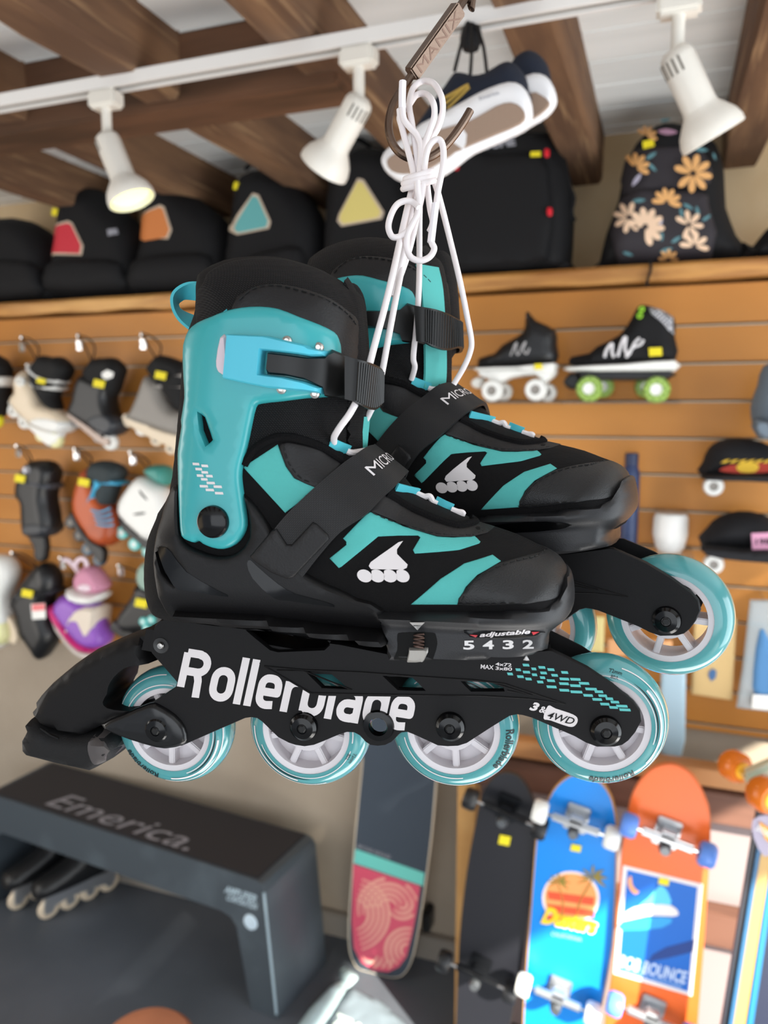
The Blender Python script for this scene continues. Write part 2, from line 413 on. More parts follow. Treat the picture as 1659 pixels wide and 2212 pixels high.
# ------------------------------------------------------------------ the two inline skates
F1 = Fr(P(825, 1570, .440), YAW+math.radians(-10))
BODYPX = [(425,682),(427,635),(440,612),(452,588),(499,565),(553,557),(607,558),(647,567),(698,585),(752,617),(777,646),(786,683),(790,730),(789,800),(782,860),(774,915),(778,960),(800,975),(830,995),(872,1032),(900,1065),(945,1087),(1000,1112),(1030,1127),(1068,1139),(1118,1156),(1162,1177),(1187,1188),(1205,1199),(1221,1217),(1228,1245),(1232,1290),(1210,1335),(1150,1352),(980,1356),(840,1356),(700,1350),(480,1342),(383,1335),(350,1322),(330,1290),(322,1240),(323,1190),(330,1145),(350,1095),(374,1050),(385,960),(396,830),(403,745)]
BODYPX = [(x+11 if x < 440 else x, y) for x, y in BODYPX]
bp = smooth(F1.poly(BODYPX), 2)
def bw(p):                                            # half width: slimmer ankle, wide forefoot
    z = p[:, 1]; zt = np.clip((z-.06)/.12, 0, 1); return .0425-.0035*zt
BODY = Infl(bp, bw, .032)
K_tex = dict(rough=.75, spec=.3)
M_mesh = mat('black_mesh', '161416', .8, spec=.3, bump=('weave', 620, .9))
M_mesh2 = mat('padded_mesh', '0C0B0C', .78, spec=.3, bump=('weave', 420, 1.0), mix=('weave', 420, '3A3839', .1, .9))
M_twill = mat('black_twill', '0E0D0E', .8, spec=.25, bump=('weave', 900, .5))
M_leath = mat('black_leather', '1A191A', .5, spec=.38, bump=('noise', 900, .25))
M_toe = mat('grained_toe', '1E1E1F', .44, spec=.45, bump=('noise', 1400, .35))
M_plas = mat('matte_black_plastic', '111011', .48, spec=.32, bump=('noise', 1800, .12))
M_frame = mat('frame_plastic', '100F10', .55, spec=.25, bump=('noise', 2200, .1))
M_gloss = mat('gloss_black', '060607', .16, spec=.38)
M_rub = mat('brake_rubber', '171718', .6, spec=.3, bump=('noise', 1200, .3))
M_cuff = mat('teal_cuff', '3AA3A7', .30, spec=.5, sss=.08, coat=.1)
M_lever = mat('teal_lever', '4FBAD0', .36, spec=.45, sss=.06)
M_tealp = mat('teal_print', '57B9B4', .6, spec=.3, bump=('weave', 900, .35))
M_tealw = mat('teal_webbing', '4DB7C4', .6, spec=.3, bump=[('uvweave', (900, 900, 900), .8)])
M_web = mat('black_webbing', '232223', .6, spec=.4, bump=[('uvbrick', (300, 300, 300), 1.0)], mix=('uvbrick', (300, 300, 300), '060606', 0, 1))
M_rat = mat('ratchet_plastic', '141414', .42, spec=.45)
M_wht = mat('white_print', 'DCD6D6', .55)
M_tprt = mat('teal_ink', '58B9B6', .5)
M_lace = mat('white_lace', 'EDE6E6', .7, spec=.3, bump=[('uvweave', (1100, 14, 1), .9)])
M_stitch = mat('black_thread', '0A0A0A', .7)
M_steel = mat('steel', 'B9B4AE', .25, metal=1)
M_tire = mat('teal_urethane', '5CAFB3', .14, spec=.6, trans=.30, ior=1.48, coat=.4)
M_hub = mat('white_hub', 'DCD7DA', .35, spec=.5, sss=.05)
M_bkink = mat('black_ink', '101C20', .4)
M_silver = mat('silver_paint', 'C9C6C4', .35, metal=.5)
M_red = mat('red_ink', 'C03038', .35)
M_pink = mat('lever_tip', 'D9C5CC', .5)
M_fuzz = mat('fuzzy_binding', '121112', .95, spec=.15, bump=('noise', 1600, 1.0))
def spath(px, surf, off, n=4): return smooth(np.array([F1.LS(x, y, surf, off) for x, y in px]), n, False)
def stitches(mb, px, surf, off, ln=.0026, gap=.0016, r=.00035):
    p = spath(px, surf, off, 8); s = np.concatenate([[0], np.cumsum(np.linalg.norm(np.diff(p, axis=0), axis=1))]); u = 0
    while u+ln < s[-1]:
        a = np.array([np.interp(x, s, p[:, k]) for x in (u, u+ln) for k in range(3)]).reshape(2, 3)
        mb.tube([a[0], a[1]], r, 5, 1); u += ln+gap
def rects(px, w=None): return px
def disc(px, py, r, y0, prof, m, name, parent, n=32, at=None, closed=False):
    q = at if at is not None else F1.L(px, py, y0)
    return MB().lathe([(r*a, h) for a, h in prof], (q[0], y0, q[1]), n, closed=closed).build(name, m, parent, 30)
BOLT = [(0, -.0042), (.30, -.0042), (.34, -.0040), (.36, -.0044), (.75, -.0038), (.95, -.0022), (1.0, 0), (1.0, .0015), (0, .0015)]
WHEELS = [(383, 1560, .036), (672, 1563, .0355), (983, 1560, .036), (1294, 1550, .036)]
BOLTS = [(343, 1573), (657, 1568), (973, 1568), (1308, 1577)]
def wheel(c, parent, near, idx):
    R = .0360
    side = lambda r: .0118*math.sqrt(max(0, 1-max(0, (r-.0255)/(R-.0255))**2.2))   # half thickness of the tyre at radius r
    rs = [.0255, .0275, .0295, .0315, .0330, .0343, .0352, .0358, .0360]
    prof = [(r, -side(r)) for r in rs]+[(r, side(r)) for r in rs[-2::-1]]
    w = MB().lathe([(r, h) for r, h in prof], (c[0], 0, c[1]), 72, closed=True).build('wheel', M_tire, parent, 50)
    h = MB(); h.lathe([(.0222, -.0108), (.0262, -.0113), (.0262, .0113), (.0222, .0108)], (c[0], 0, c[1]), 60, closed=True)
    h.lathe([(.0075, -.0105), (.0118, -.0105), (.0125, -.009), (.0125, .009), (.0118, .0105), (.0075, .0105)], (c[0], 0, c[1]), 36, closed=True)
    h.lathe([(.011, -.0012), (.0235, -.0012), (.0235, .0012), (.011, .0012)], (c[0], 0, c[1]), 48, closed=True) if near else None
    for k in range(7):
        a = 2*math.pi*k/7+idx*.5+.2; M = Matrix.Translation((c[0], 0, c[1])) @ Matrix.Rotation(-a, 4, 'Y')
        h.box((.0115, -.0085, -.0019), (.0228, .0085, .0019), M, bev=.0006)
    h.build('wheel_hub', M_hub, w, 35)
    if near:
        def pol(r, a): return (c[0]+r*math.cos(a), -side(r)-.00035, c[1]+r*math.sin(a))
        def arc(mb, r0, r1, a0, a1, taper=False, n=40):
            V = []
            for k in range(n+1):
                t = k/n; a = a0+(a1-a0)*t; q = math.sin(math.pi*t)**.6 if taper else 1; rm = (r0+r1)/2
                V += [pol(rm-(rm-r0)*q, a), pol(rm+(r1-rm)*q, a)]
            mb.add(V, [(2*k, 2*k+1, 2*k+3, 2*k+2) for k in range(n)])
        D = math.radians; base = {0: 0, 1: -95, 2: 75, 3: 20}[idx]
        wi, bi = MB(), MB()
        # lettering round the tyre: angle of its middle
        tm = {0: 232, 1: 140, 2: -18, 3: 283}[idx]
        vf, ff, tw = text2d('Rollerblade', bold=.02, shear=.18); vf, ff = subdiv(vf, ff, 2)
        hgt = .0044; L = tw*hgt*.80; rm = .0286
        flip = -1
        V = []
        for x, y in vf:
            a = D(tm)-(x/tw-.5)*L/rm; V.append(pol(rm+y*hgt, a))
        bi.add(V, ff)
        span = L/rm/2
        arc(wi, .0325, .0330, D(tm+30), D(tm+150)); arc(wi, .0300, .0310, D(tm+38), D(tm+120)); arc(wi, .0275, .0280, D(tm+60), D(tm+200))
        arc(wi, .0325, .0330, D(tm-140), D(tm-45)); arc(wi, .0272, .0278, D(tm-150), D(tm-60))
        b3 = MB(); arc(b3, .0284, .0292, D(tm+60), D(tm+135), True); b3.build('black_stripe_print', M_bkink, w)
        ta = D({0: 60, 1: -28, 2: 100, 3: 78}[idx])
        for k, s_ in enumerate(('72mm', '80A')):
            b2 = MB() if k == 0 else b2; v2, f2, w2 = text2d(s_, bold=.01); V = [pol(.0298-k*.0028+y*.0018, ta-(x-w2/2)*.0018/.029) for x, y in v2]; b2.add(V, f2)
        b2.build('size_lettering', M_bkink, w)
        wi.build('white_stripe_print', M_wht, w); bi.build('black_lettering', M_bkink, w)
    return w
def make_skate(near, root):
    R = root; B = lambda off: (lambda p: BODY(p)+off)
    # ---- textile boot
    up = body('boot_upper', bp, BODY, M_twill, R, .0035)
    tg = smooth(F1.poly([(745,625),(768,628),(782,645),(790,690),(795,760),(794,850),(788,930),(782,985),(750,985)]), 3)
    body('tongue', tg, Infl(tg, .021, .010), M_mesh2, R, .0035)
    fx_ = 0 if near else 14
    fl = smooth(F1.poly([(735,650),(756+fx_,612),(776+fx_,622),(788+fx_,662),(792+fx_,760),(786+fx_,850),(760,900),(730,880)], .022), 3)
    body('collar_flap', fl, Infl(fl, .015, .010), M_mesh2, R, .004, y0=.024)
    # teal strip on the shin
    q = [F1.L(*p, 0) for p in (((790,900),(787,930),(783,978)) if near else ((782,665),(790,720),(791,800),(790,860),(786,930),(780,970)))]
    V, F, UV, _ = ribbon([(a[0]-(.0008 if near else .005), -.004 if near else -.024, a[1]) for a in q], [(a[0]+.0010, .004 if near else -.004, a[1]) for a in q], .0016)
    link('tongue_strip', V, F, M_tealp, R, uv=UV)
    # ---- padded collar and ankle panel
    col = F1.poly([(425,690),(427,635),(440,612),(452,588),(499,565),(553,557),(607,558),(647,567),(698,585),(752,617),(777,646),(786,683),(788,760),(760,850),(500,850)], BODY)
    plate('collar', [smooth(col, 3)], BODY, .0016, M_mesh2, R, .0035, .0014, mirror=True)
    pan = F1.poly([(505,655),(525,633),(553,619),(580,614),(607,614),(662,625),(716,646),(750,670),(770,692),(771,740),(768,800),(740,850),(560,850),(480,760)], B(.0016))
    plate('ankle_panel', [smooth(pan, 3)], B(.0014), .0014, M_leath, R, .0035, .0012, mirror=True)
    am = F1.poly([(520,880),(700,850),(752,860),(750,910),(742,980),(730,996),(690,965),(640,945),(600,943),(560,960),(528,990)], BODY)
    plate('ankle_lining', [smooth(am, 2)], BODY, .0012, M_mesh2, R, .0035, .001)
    # ---- cuff
    cpx = [(408,712),(427,694),(455,682),(488,669),(521,662),(560,660),(600,665),(644,682),(691,700),(722,716),(733,732),(738,758),(736,800),(722,850),(698,858),(662,860),(607,867),(562,872),(550,880),(542,914),(531,968),(521,1004),(518,1030),(521,1059),(528,1108),(530,1137),(522,1159),(506,1178),(481,1188),(456,1185),(437,1177),(428,1170),(418,1174),(404,1170),(390,1159),(386,1127),(384,1072),(383,1000),(384,968),(391,921),(390,907),(397,860),(396,824),(395,762),(399,735)]
    cp = smooth(F1.poly(cpx, B(.004)), 2)
    slot = F1.poly([(430,894),(441,903),(457,950),(446,960),(434,930)], B(.004))
    cf = plate('cuff', [cp], B(.0012), .0048, M_cuff, R, .0032, .0034, mirror=True, holes=[slot], back=.001)
    S = B(.0060)

    if near:
        mb = MB(); W_, H_ = 14, 5.5
        for x, y in ((423,1002),(442,1006),(429,1013),(442,1020),(432,1027),(452,1028),(441,1035),(455,1043),(440,1050),(470,1051),(453,1058),(473,1065)):
            w = W_*(1+.25*(y > 1040)); prt('', [F1.poly([(x-w/2, y-H_/2), (x+w/2, y-H_/2+.6), (x+w/2+1.5, y+H_/2+.6), (x-w/2+1, y+H_/2)], S)], S, .0002, None, None, .004, mb=mb)
        mb.build('check_print', M_wht, cf)
    q = F1.LS(461, 1127, S, 0)
    for sg in (1, -1):
        MB().lathe([(0, -.0030*sg), (.0070, -.0028*sg), (.0082, -.0018*sg), (.0086, .001*sg), (.0084, .004*sg), (0, .004*sg)], (q[0], q[1]*sg, q[2]), 40).build('pivot_cap', M_gloss, R, 40)
    # ---- shell
    sh = F1.poly([(374,1048),(385,1056),(384,1075),(386,1140),(395,1172),(425,1190),(470,1203),(510,1195),(538,1160),(534,1105),(524,1068),(553,1098),(582,1141),(600,1175),(662,1243),(734,1277),(770,1296),(826,1320),(834,1372),(734,1388),(647,1378),(553,1360),(463,1350),(396,1343),(370,1334),(349,1306),(337,1271),(331,1224),(332,1188),(338,1152),(349,1116),(360,1080)], B(.003))
    vent = F1.poly([(338,1194),(352,1186),(366,1196),(398,1240),(396,1248),(376,1264),(350,1240)], B(.003))
    shp = plate('shell', [smooth(sh, 2)], B(.0008), .0036, M_plas, R, .0035, .0022, mirror=True, holes=[vent], back=.002)
    # folded hollows of the shell
    mb = MB()
    for pl in ([(340,1190),(352,1182),(368,1192),(402,1236),(470,1276),(492,1290),(400,1276),(374,1266)], [(533,1218),(540,1210),(553,1222),(600,1262),(640,1284),(700,1300),(722,1312),(620,1298),(590,1292),(545,1250)]):
        prt('', [smooth(F1.poly(pl, B(.005)), 2)], B(.0044), .0002, None, None, .004, mb=mb)
    mb.build('gloss_hollow', M_gloss, shp)
    lip = smooth(F1.poly([(336,1268),(352,1300),(380,1316),(470,1318),(560,1324),(650,1340),(740,1356),(824,1366),(834,1376),(838,1408),(780,1402),(734,1392),(647,1382),(553,1363),(463,1352),(383,1343),(360,1332),(343,1304)], -.044), 2)
    body('shell_lip', lip, Infl(lip, .0478, .0035, .5), M_plas, shp, .003)
    # ---- sliding front sole
    sol = F1.poly([(815,1292),(829,1291),(981,1293),(1053,1291),(1120,1288),(1162,1286),(1195,1280),(1207,1264),(1217,1250),(1229,1242),(1240,1250),(1246,1278),(1247,1307),(1240,1329),(1217,1352),(1192,1366),(1189,1385),(1187,1401),(1176,1405),(1089,1412),(963,1414),(854,1414),(840,1412),(836,1376)], -.02)
    sp = smooth(sol, 2)
    zt_, zb_, xt_ = F1.L(1000, 1346, -.045)[1], F1.L(1000, 1366, -.045)[1], sp[:, 0].max()
    def sw(p):
        k = np.clip((zt_-p[:, 1])/(zt_-zb_), 0, 1); d = np.clip((p[:, 0]-(xt_-.048))/.0485, 0, 1)
        return (.0462-.0055*k*k*(3-2*k))*np.sqrt(1-.93*d**2.4)
    SOLE = Infl(sp, sw, .0045, .5)
    so = body('sole', sp, SOLE, mat('sole_plastic', '222224', .42, spec=.45, bump=('noise', 1800, .15)), R, .003)
    if near:
        SP = lambda pts, off=.0: [F1.poly(pts, SOLE)]
        rec = smooth(F1.poly([(868,1366),(930,1366),(942,1374),(942,1404),(930,1413),(868,1413),(858,1404),(858,1374)], SOLE), 3)
        prt('knob_recess', [rec], SOLE, .0002, mat('dark_recess', '070707', .6, spec=.2), so, .003)
        prt('index_arrow', SP([(885,1344),(918,1344),(902,1361)]), SOLE, .0004, M_silver, so)
        q0, q1 = F1.LS(905, 1369, SOLE, .002), F1.LS(904, 1400, SOLE, .002)
        sx = [(q0[0]+.0026*math.cos(a), q0[1]-.0002*math.sin(a), q0[2]+(q1[2]-q0[2])*a/(8*math.pi)) for a in np.linspace(0, 8*math.pi, 60)]
        MB().tube(sx, .0005, 6, 1).build('spring', mat('spring_steel', '5B4A44', .3, metal=1), so)
        kn = F1.poly([(884,1398),(925,1398),(925,1408),(917,1413),(893,1413),(884,1406)], SOLE)
        plate('adjusting_knob', [kn], SOLE, .0035, mat('knurled_steel', 'D2CEC8', .4, metal=.25, bump=('wave', 900, 1)), so, .002, .0008)
        lens = smooth(F1.poly([(1002,1361),(1060,1360),(1120,1361),(1178,1365),(1168,1371),(1150,1376),(1030,1378),(1012,1372)], SOLE), 2)
        lb = plate('size_label', [lens], SOLE, .0006, M_gloss, so, .003, .0004)
        mb = MB()
        for t in ([(1014,1370),(1032,1371),(1028,1376)], [(1165,1364),(1148,1364),(1152,1371)]):
            prt('', SP(t), SOLE, .0009, None, None, mb=mb)
        mb.build('red_tip_print', M_red, lb)
        mb = MB(); ink(mb, F1, text_px('adjustable', 1036, 1376, 1146, 1368.5, 9, bold=.03, shear=.3), SOLE, .0009); mb.build('label_lettering', M_wht, lb)
        mb = MB()
        for s_, x in (('5', 1001), ('4', 1043), ('3', 1086), ('2', 1129)):
            ink(mb, F1, text_px(s_, x, 1402.5-(x-1001)*.012, x+24, 1402-(x-1001)*.012, 18, bold=.03), SOLE, .0006)
        mb.build('size_number', M_silver, so)
    else:
        ins = smooth(F1.poly([(880,1352),(960,1348),(1060,1350),(1120,1358),(1090,1366),(960,1368)], SOLE), 2)
        prt('gloss_inset', [ins], SOLE, .0003, M_gloss, so)
    # ---- vamp trim
    V0 = B(.0)
    def patch(name, px, m, t=.0005, sm=1, **k):
        pl = F1.poly(px, BODY); pl = smooth(pl, sm) if sm > 1 else pl
        return plate(name, [pl], BODY, t, m, R, .0032, min(.0009, t), **k)
    patch('teal_patch', [(712,1206),(732,1227),(738,1224),(817,1159),(860,1157),(903,1157),(908,1161),(892,1188),(896,1196),(992,1188),(1035,1174),(1038,1170),(1024,1157),(981,1161),(945,1159),(872,1137),(800,1106),(790,1112),(741,1163),(748,1170),(748,1177)], M_tealp)
    patch('teal_patch', [(887,1306),(988,1306),(1006,1268),(1031,1242),(1082,1212),(1064,1198),(1003,1217),(952,1250)], M_tealp)
    patch('teal_patch', [(600,960),(531,1005),(526,1010),(616,1108),(644,1087),(690,1055),(636,1033),(618,1008),(607,979)], M_tealp)
    patch('eyestay', [(602,958),(607,979),(618,1008),(636,1033),(660,1045),(690,1057),(727,1015),(740,1000),(698,972),(662,962),(625,954)], M_leath, .0012, 1)
    patch('eyestay', [(800,1104),(843,1121),(890,1142),(945,1158),(1017,1160),(1053,1151),(1068,1141),(1030,1128),(1017,1138),(988,1139),(945,1127),(890,1104),(840,1071),(825,1068)], M_leath, .0014)
    TO = F1.poly([(988,1306),(1003,1275),(1024,1250),(1060,1226),(1082,1215),(1125,1203),(1160,1195),(1184,1186),(1205,1199),(1221,1217),(1228,1245),(1205,1290),(1162,1300),(1053,1309)], BODY)
    tc_ = plate('toe_cap', [smooth(TO, 2)], BODY, .0016, M_toe, R, .003, .0012, mirror=True)
    for px_, of_ in (([(998,1298),(1010,1274),(1029,1252),(1062,1231),(1084,1220),(1125,1208),(1160,1200),(1182,1192)], .0019), ([(806,1108),(843,1124),(890,1137),(945,1152),(1017,1155),(1048,1147)], .0016), ([(612,962),(617,985),(630,1010),(650,1033),(680,1045)], .0014), ([(516,648),(535,630),(560,618),(600,616),(660,630),(716,652),(752,678),(768,700)], .0032), ([(988,1305),(1053,1306),(1120,1302)], .0020)):
        mb = MB(); stitches(mb, px_, BODY, of_); mb.build('stitching', M_stitch, R)
    for px in ([(527,1004),(545,975),(571,955),(607,943),(647,948),(698,967),(742,996),(750,1004)], [(836,1066),(860,1080),(890,1098),(945,1122),(988,1134),(1015,1134),(1027,1126),(1016,1118)]):
        mb = MB(); mb.tube(spath(px, BODY, .0008), .0022, 8, 1); mb.build('edge_binding', M_fuzz, R)
    # logo
    lg = MB()
    prt('', [smooth(F1.poly([(871,1168),(861,1171),(843,1184),(820,1200),(801,1214),(797,1222),(802,1229),(871,1230),(879,1226),(881,1219),(858,1196),(858,1186)], BODY), 1)], BODY, .0006, None, None, .003, mb=lg)
    for x in (788, 815, 842, 869):
        c = [(x+16*math.cos(a)+(-3 if math.sin(a) < 0 else 3)*abs(math.sin(a)), 1243.5+14*math.sin(a)) for a in np.linspace(0, 2*math.pi, 20, endpoint=False)]
        c = [(max(p[0], x-12.2), p[1]) for p in c] if x > 788 else c
        prt('', [F1.poly(c, BODY)], BODY, .0006, None, None, .003, mb=lg)
    lg.build('logo_print', M_wht, R)
    # ---- instep strap
    def edge(px, off=.0032): return [F1.LS(x, y, BODY, off) for x, y in px]
    A = edge([(556,1226),(583,1160),(612,1120),(655,1076),(700,1036),(742,1001)])
    Bq = edge([(622,1288),(655,1245),(690,1200),(735,1150),(790,1112),(826,1076)])
    fa, fb2 = [p*[1, -1, 1] for p in A[::-1][:3]], [p*[1, -1, 1] for p in Bq[::-1][:3]]
    e3 = lambda L: [np.array([F1.L(x, y, yy)[0], yy, F1.L(x, y, yy)[1]]) for x, y, yy in L]
    A += e3([(774,978,-.026),(792,967,-.016),(804,964,-.006),(806,964,.006)])+fa
    Bq += e3([(852,1052,-.026),(867,1036,-.016),(878,1024,-.006),(880,1023,.006)])+fb2
    V, F, UV, at = ribbon(A, Bq, .0022, 5, 8); sgn = -1 if at(.1, .5, .01)[1] > at(.1, .5, 0)[1] else 1
    st = link('instep_strap', V, F, M_web, R, uv=UV)
    mb = MB(); v, f, w = text2d('MICROBLADE', bold=0); v, f = subdiv(v, f, 2)
    us = np.linspace(0, 1, 200); cl = np.array([at(u, .45, 0) for u in us]); sl = np.concatenate([[0], np.cumsum(np.linalg.norm(np.diff(cl, axis=0), axis=1))])
    st0 = F1.LS(801, 1027, BODY, .005); s0 = sl[np.argmin(np.linalg.norm(cl-st0, axis=1))]
    mb.add([at(float(np.interp(s0+x/w*.056, sl, us)), .57-y*.25, 0)*1.0+(0) for x, y in v], f)
    for i in range(len(mb.v)):
        x, y = v[i]; u = float(np.interp(s0+x/w*.056, sl, us)); vv = .57-y*.25; p0, p1 = at(u, vv, 0), at(u, vv, 1.0); nn_ = p1-p0
        mb.v[i] = tuple(p0+nn_*(.0004 if sgn > 0 else -.0022-.0004))
    mb.build('strap_lettering', M_wht, st)
    pad = F1.poly([(538,1203),(586,1146),(596,1143),(618,1177),(629,1177),(674,1128),(684,1133),(708,1156),(710,1166),(672,1206),(633,1248),(618,1252),(584,1238),(548,1214)], B(.006))
    plate('strap_pad', [pad], B(.0045), .0016, M_leath, st, .003, .0012)
    # ---- buckle
    L0 = B(.0058)
    lev = F1.poly([(489,720),(572,724),(662,745),(668,750),(704,757),(702,770),(672,771),(640,766),(566,758),(562,807),(612,813),(656,823),(695,837),(692,851),(655,846),(575,838),(529,829),(480,818)], B(.012))
    bk = R if not near else plate('buckle_lever', [lev], L0, .0085, M_lever, R, .003, .0012, back=.002)
    if near: plate('lever_tip', [smooth(F1.poly([(491,729),(478,730),(469,780),(472,800),(480,808),(494,808)], L0), 2)], L0, .003, M_pink, bk, .003, .001)
    lad = F1.poly([(575,760),(570,807),(614,811),(656,820),(694,838),(698,856),(760,866),(768,776),(712,753),(706,765),(700,771),(660,771),(618,765)], B(.012))
    plate('buckle_receiver', [lad], L0, .0066, M_rat, bk, .003, .001, back=.002)
    mb = MB()
    for x, y in ((615,735), (684,749), (603,840), (676,850)) if near else ():
        q = F1.LS(x, y, B(.010), 0); MB().lathe([(0, -.0016), (.0012, -.0016), (.0014, -.0010), (.0024, -.0007), (.0026, 0), (0, 0)], (q[0], q[1]+.004, q[2]), 20).build('rivet', M_steel, bk)
    tp = [(745,768,-.043),(770,776,-.042),(795,783,-.036),(815,792,-.022),(823,800,-.004),(820,800,.014),(800,792,.032),(770,780,.043),(740,768,.0455)]
    bt = [(745,862,-.043),(765,868,-.042),(785,880,-.036),(806,885,-.022),(821,874,-.004),(818,870,.014),(800,872,.032),(770,868,.043),(740,860,.0455)]
    g = lambda L: [(lambda q: (q[0], y, q[1]))(F1.L(a, b, y)) for a, b, y in L]
    V, F, UV, _ = ribbon(g(tp), g(bt), .0022, 8, 4)
    rs_ = link('ratchet_strap', V, F, M_rat, R, uv=UV)
    mb = MB(); T_, B_ = smooth(g(tp), 10, False), smooth(g(bt), 10, False)
    for k in range(12, 62, 2):
        n_ = np.array([T_[k][0]-F1.L(735, 820, 0)[0], T_[k][1], 0]); n_ /= np.linalg.norm(n_); t0, b0 = T_[k]*.95+B_[k]*.05+n_*.0013, T_[k]*.05+B_[k]*.95+n_*.0013
        mb.tube([t0, b0], .0007, 5, 1)
    mb.build('ratchet_tooth', M_rat, rs_)
    # ---- pull loop
    e1 = [(516,640,-.036),(482,620,-.028),(445,611,-.014),(408,611,-.008),(382,624,-.008),(371,642,-.008),(374,668,-.008),(388,692,-.008),(411,712,-.008)]
    e2 = [(487,677,-.041),(458,660,-.026),(427,650,-.004),(402,646,.004),(390,650,.006),(384,657,.007),(388,668,.007),(403,677,.006),(428,686,.004)]
    V, F, UV, _ = ribbon(g(e1), g(e2), .0016, 5, 5); link('pull_loop', V, F, M_tealw, R, uv=UV)
    # ---- lace loops
    mb = MB()
    def tab(a, b, w):
        pa, pb = F1.LS(*a, BODY, .0015), F1.LS(*b, BODY, .0015); d = (pb-pa); n = np.cross(d, [0, 1, 0]); n /= np.linalg.norm(n)
        V, F, UV, _ = ribbon([pa+n*w/2, (pa+pb)/2+n*w/2+[0, -.001, 0], pb+n*w/2], [pa-n*w/2, (pa+pb)/2-n*w/2+[0, -.001, 0], pb-n*w/2], .0012, 3, 2); mb.add(V, F, UV)
    for a_ in (((712,958), (752,975), .0068), ((855,1056), (893,1074), .0065), ((936,1088), (972,1107), .0062)):
        mb = MB(); tab(*a_); mb.build('lace_tab', M_tealw, R)
    def lc_(px, off=.0022): MB().tube([F1.LS(x, y, BODY, off) for x, y in px], .0017, 8, 5).build('instep_lace', M_lace, R)
    lc_([(750,974),(762,978),(785,976),(800,982)]); lc_([(890,1072),(912,1076),(928,1072),(934,1082),(926,1090),(938,1096)]); lc_([(970,1107),(985,1110),(998,1107),(996,1116),(976,1112)])
    # ---- frame
    fp = F1.poly([(333,1352),(345,1340),(357,1336),(383,1340),(463,1350),(553,1360),(647,1380),(734,1391),(840,1412),(963,1413),(1089,1411),(1185,1404),(1193,1405),(1230,1423),(1270,1443),(1325,1480),(1370,1517),(1384,1536),(1387,1559),(1374,1583),(1359,1601),(1345,1611),(1328,1615),(1289,1615),(1265,1606),(1240,1592),(1148,1552),(1130,1547),(1117,1545),(1102,1548),(1063,1572),(1009,1607),(990,1613),(967,1614),(945,1612),(928,1604),(893,1588),(880,1583),(868,1584),(862,1588),(854,1597),(847,1604),(833,1611),(816,1613),(800,1611),(789,1604),(776,1590),(765,1584),(750,1583),(734,1588),(696,1604),(678,1611),(658,1614),(638,1611),(623,1606),(600,1594),(565,1560),(555,1553),(543,1551),(529,1553),(460,1583),(392,1613),(340,1612),(312,1600),(295,1560),(319,1524),(377,1486),(381,1474),(327,1412),(321,1399)], -.020)
    hol = [F1.poly(h, -.020) for h in ([(533,1362),(584,1403),(600,1407),(700,1403),(710,1394),(702,1385),(640,1381),(600,1368)], [(662,1451),(708,1452),(752,1489),(698,1486)], [(829,1461),(890,1466),(917,1491),(860,1489)], [(998,1473),(1062,1477),(1086,1487),(1088,1492),(1018,1492)])]
    mid = F1.L(818, 1567, -.020); hol.append(np.array([(mid[0]+.0052*math.cos(a), mid[1]+.0052*math.sin(a)) for a in np.linspace(0, 2*math.pi, 20, endpoint=False)]))
    fr_ = plate('frame', [fp], .0165, .0035, M_frame, R, .006, .0006, mirror=True, holes=hol, back=.0002)
    tp_ = F1.poly([(345,1342),(463,1354),(600,1374),(840,1414),(1180,1406),(1192,1412),(1180,1424),(1100,1436),(840,1440),(640,1432),(500,1400),(360,1390),(335,1385)], -.0)
    body('frame_deck', tp_, const(.0168), M_frame, fr_, .012)
    # raised arrow-shaped frame outline
    mb = MB()
    for ln in ([(571,1439),(658,1447),(780,1452),(900,1461),(1024,1469),(1090,1477),(1221,1521),(1140,1509),(1040,1503),(947,1502),(800,1500),(672,1497),(571,1439)], [(598,1448),(656,1449),(760,1490),(694,1487)], [(1075,1478),(1150,1502),(1096,1492)]):
        p = [F1.L(x, y, -.0202) for x, y in ln]; mb.tube([(a[0], -.0202, a[1]) for a in p], .00045, 6, 1)
    mb.build('frame_ridge', M_frame, fr_)
    MB().lathe([(.0046, -.0010), (.0052, -.0022), (.0082, -.0018), (.0088, 0), (.0088, .001), (.0046, .001)], (mid[0], -.0200, mid[1]), 32, closed=True).build('axle_eyelet', M_gloss, fr_)
    q = F1.L(348, 1394, -.020)
    MB().lathe([(0, -.0012), (.0017, -.0012), (.002, -.0002), (.0045, -.0006), (.0048, .0004), (0, .0004)], (q[0], -.020, q[1]), 24).build('brake_pin', mat('pin_ring', '2a2a2a', .4), fr_)
    MB().lathe([(0, -.0018), (.0016, -.0017), (.0020, -.0010), (0, -.0010)], (q[0], -.0200, q[1]), 20).build('pin_head', M_steel, fr_)
    if near:
        FS = .0200
        # big word in a rounded stroke face, cut by the arrow-shaped recess
        mb = MB()
        cut = np.array([(560,1433),(671,1500),(700,1503),(947,1506),(1000,1506),(1000,1380),(600,1380)], float)
        eye = np.array([(818+24*math.cos(a), 1568+24*math.sin(a)) for a in np.linspace(0, 6.28, 24, endpoint=False)])
        bl2 = np.array([(657+30*math.cos(a), 1568+30*math.sin(a)) for a in np.linspace(0, 6.28, 24, endpoint=False)])
        plpx = np.array([(333,1352),(840,1412),(1187,1404),(1300,1500),(967,1613),(928,1604),(893,1588),(880,1583),(866,1586),(847,1604),(816,1613),(789,1604),(762,1583),(743,1585),(696,1604),(658,1613),(623,1606),(600,1594),(547,1552),(392,1613),(319,1522),(378,1484),(381,1474),(327,1412)], float)
        v, f = strokes_word([cut, eye, bl2, plpx]); c = v[f].mean(1)
        k = ~inside(c, cut) & ~inside(c, eye) & ~inside(c, bl2)
        k &= inside(c, plpx); f = f[k]
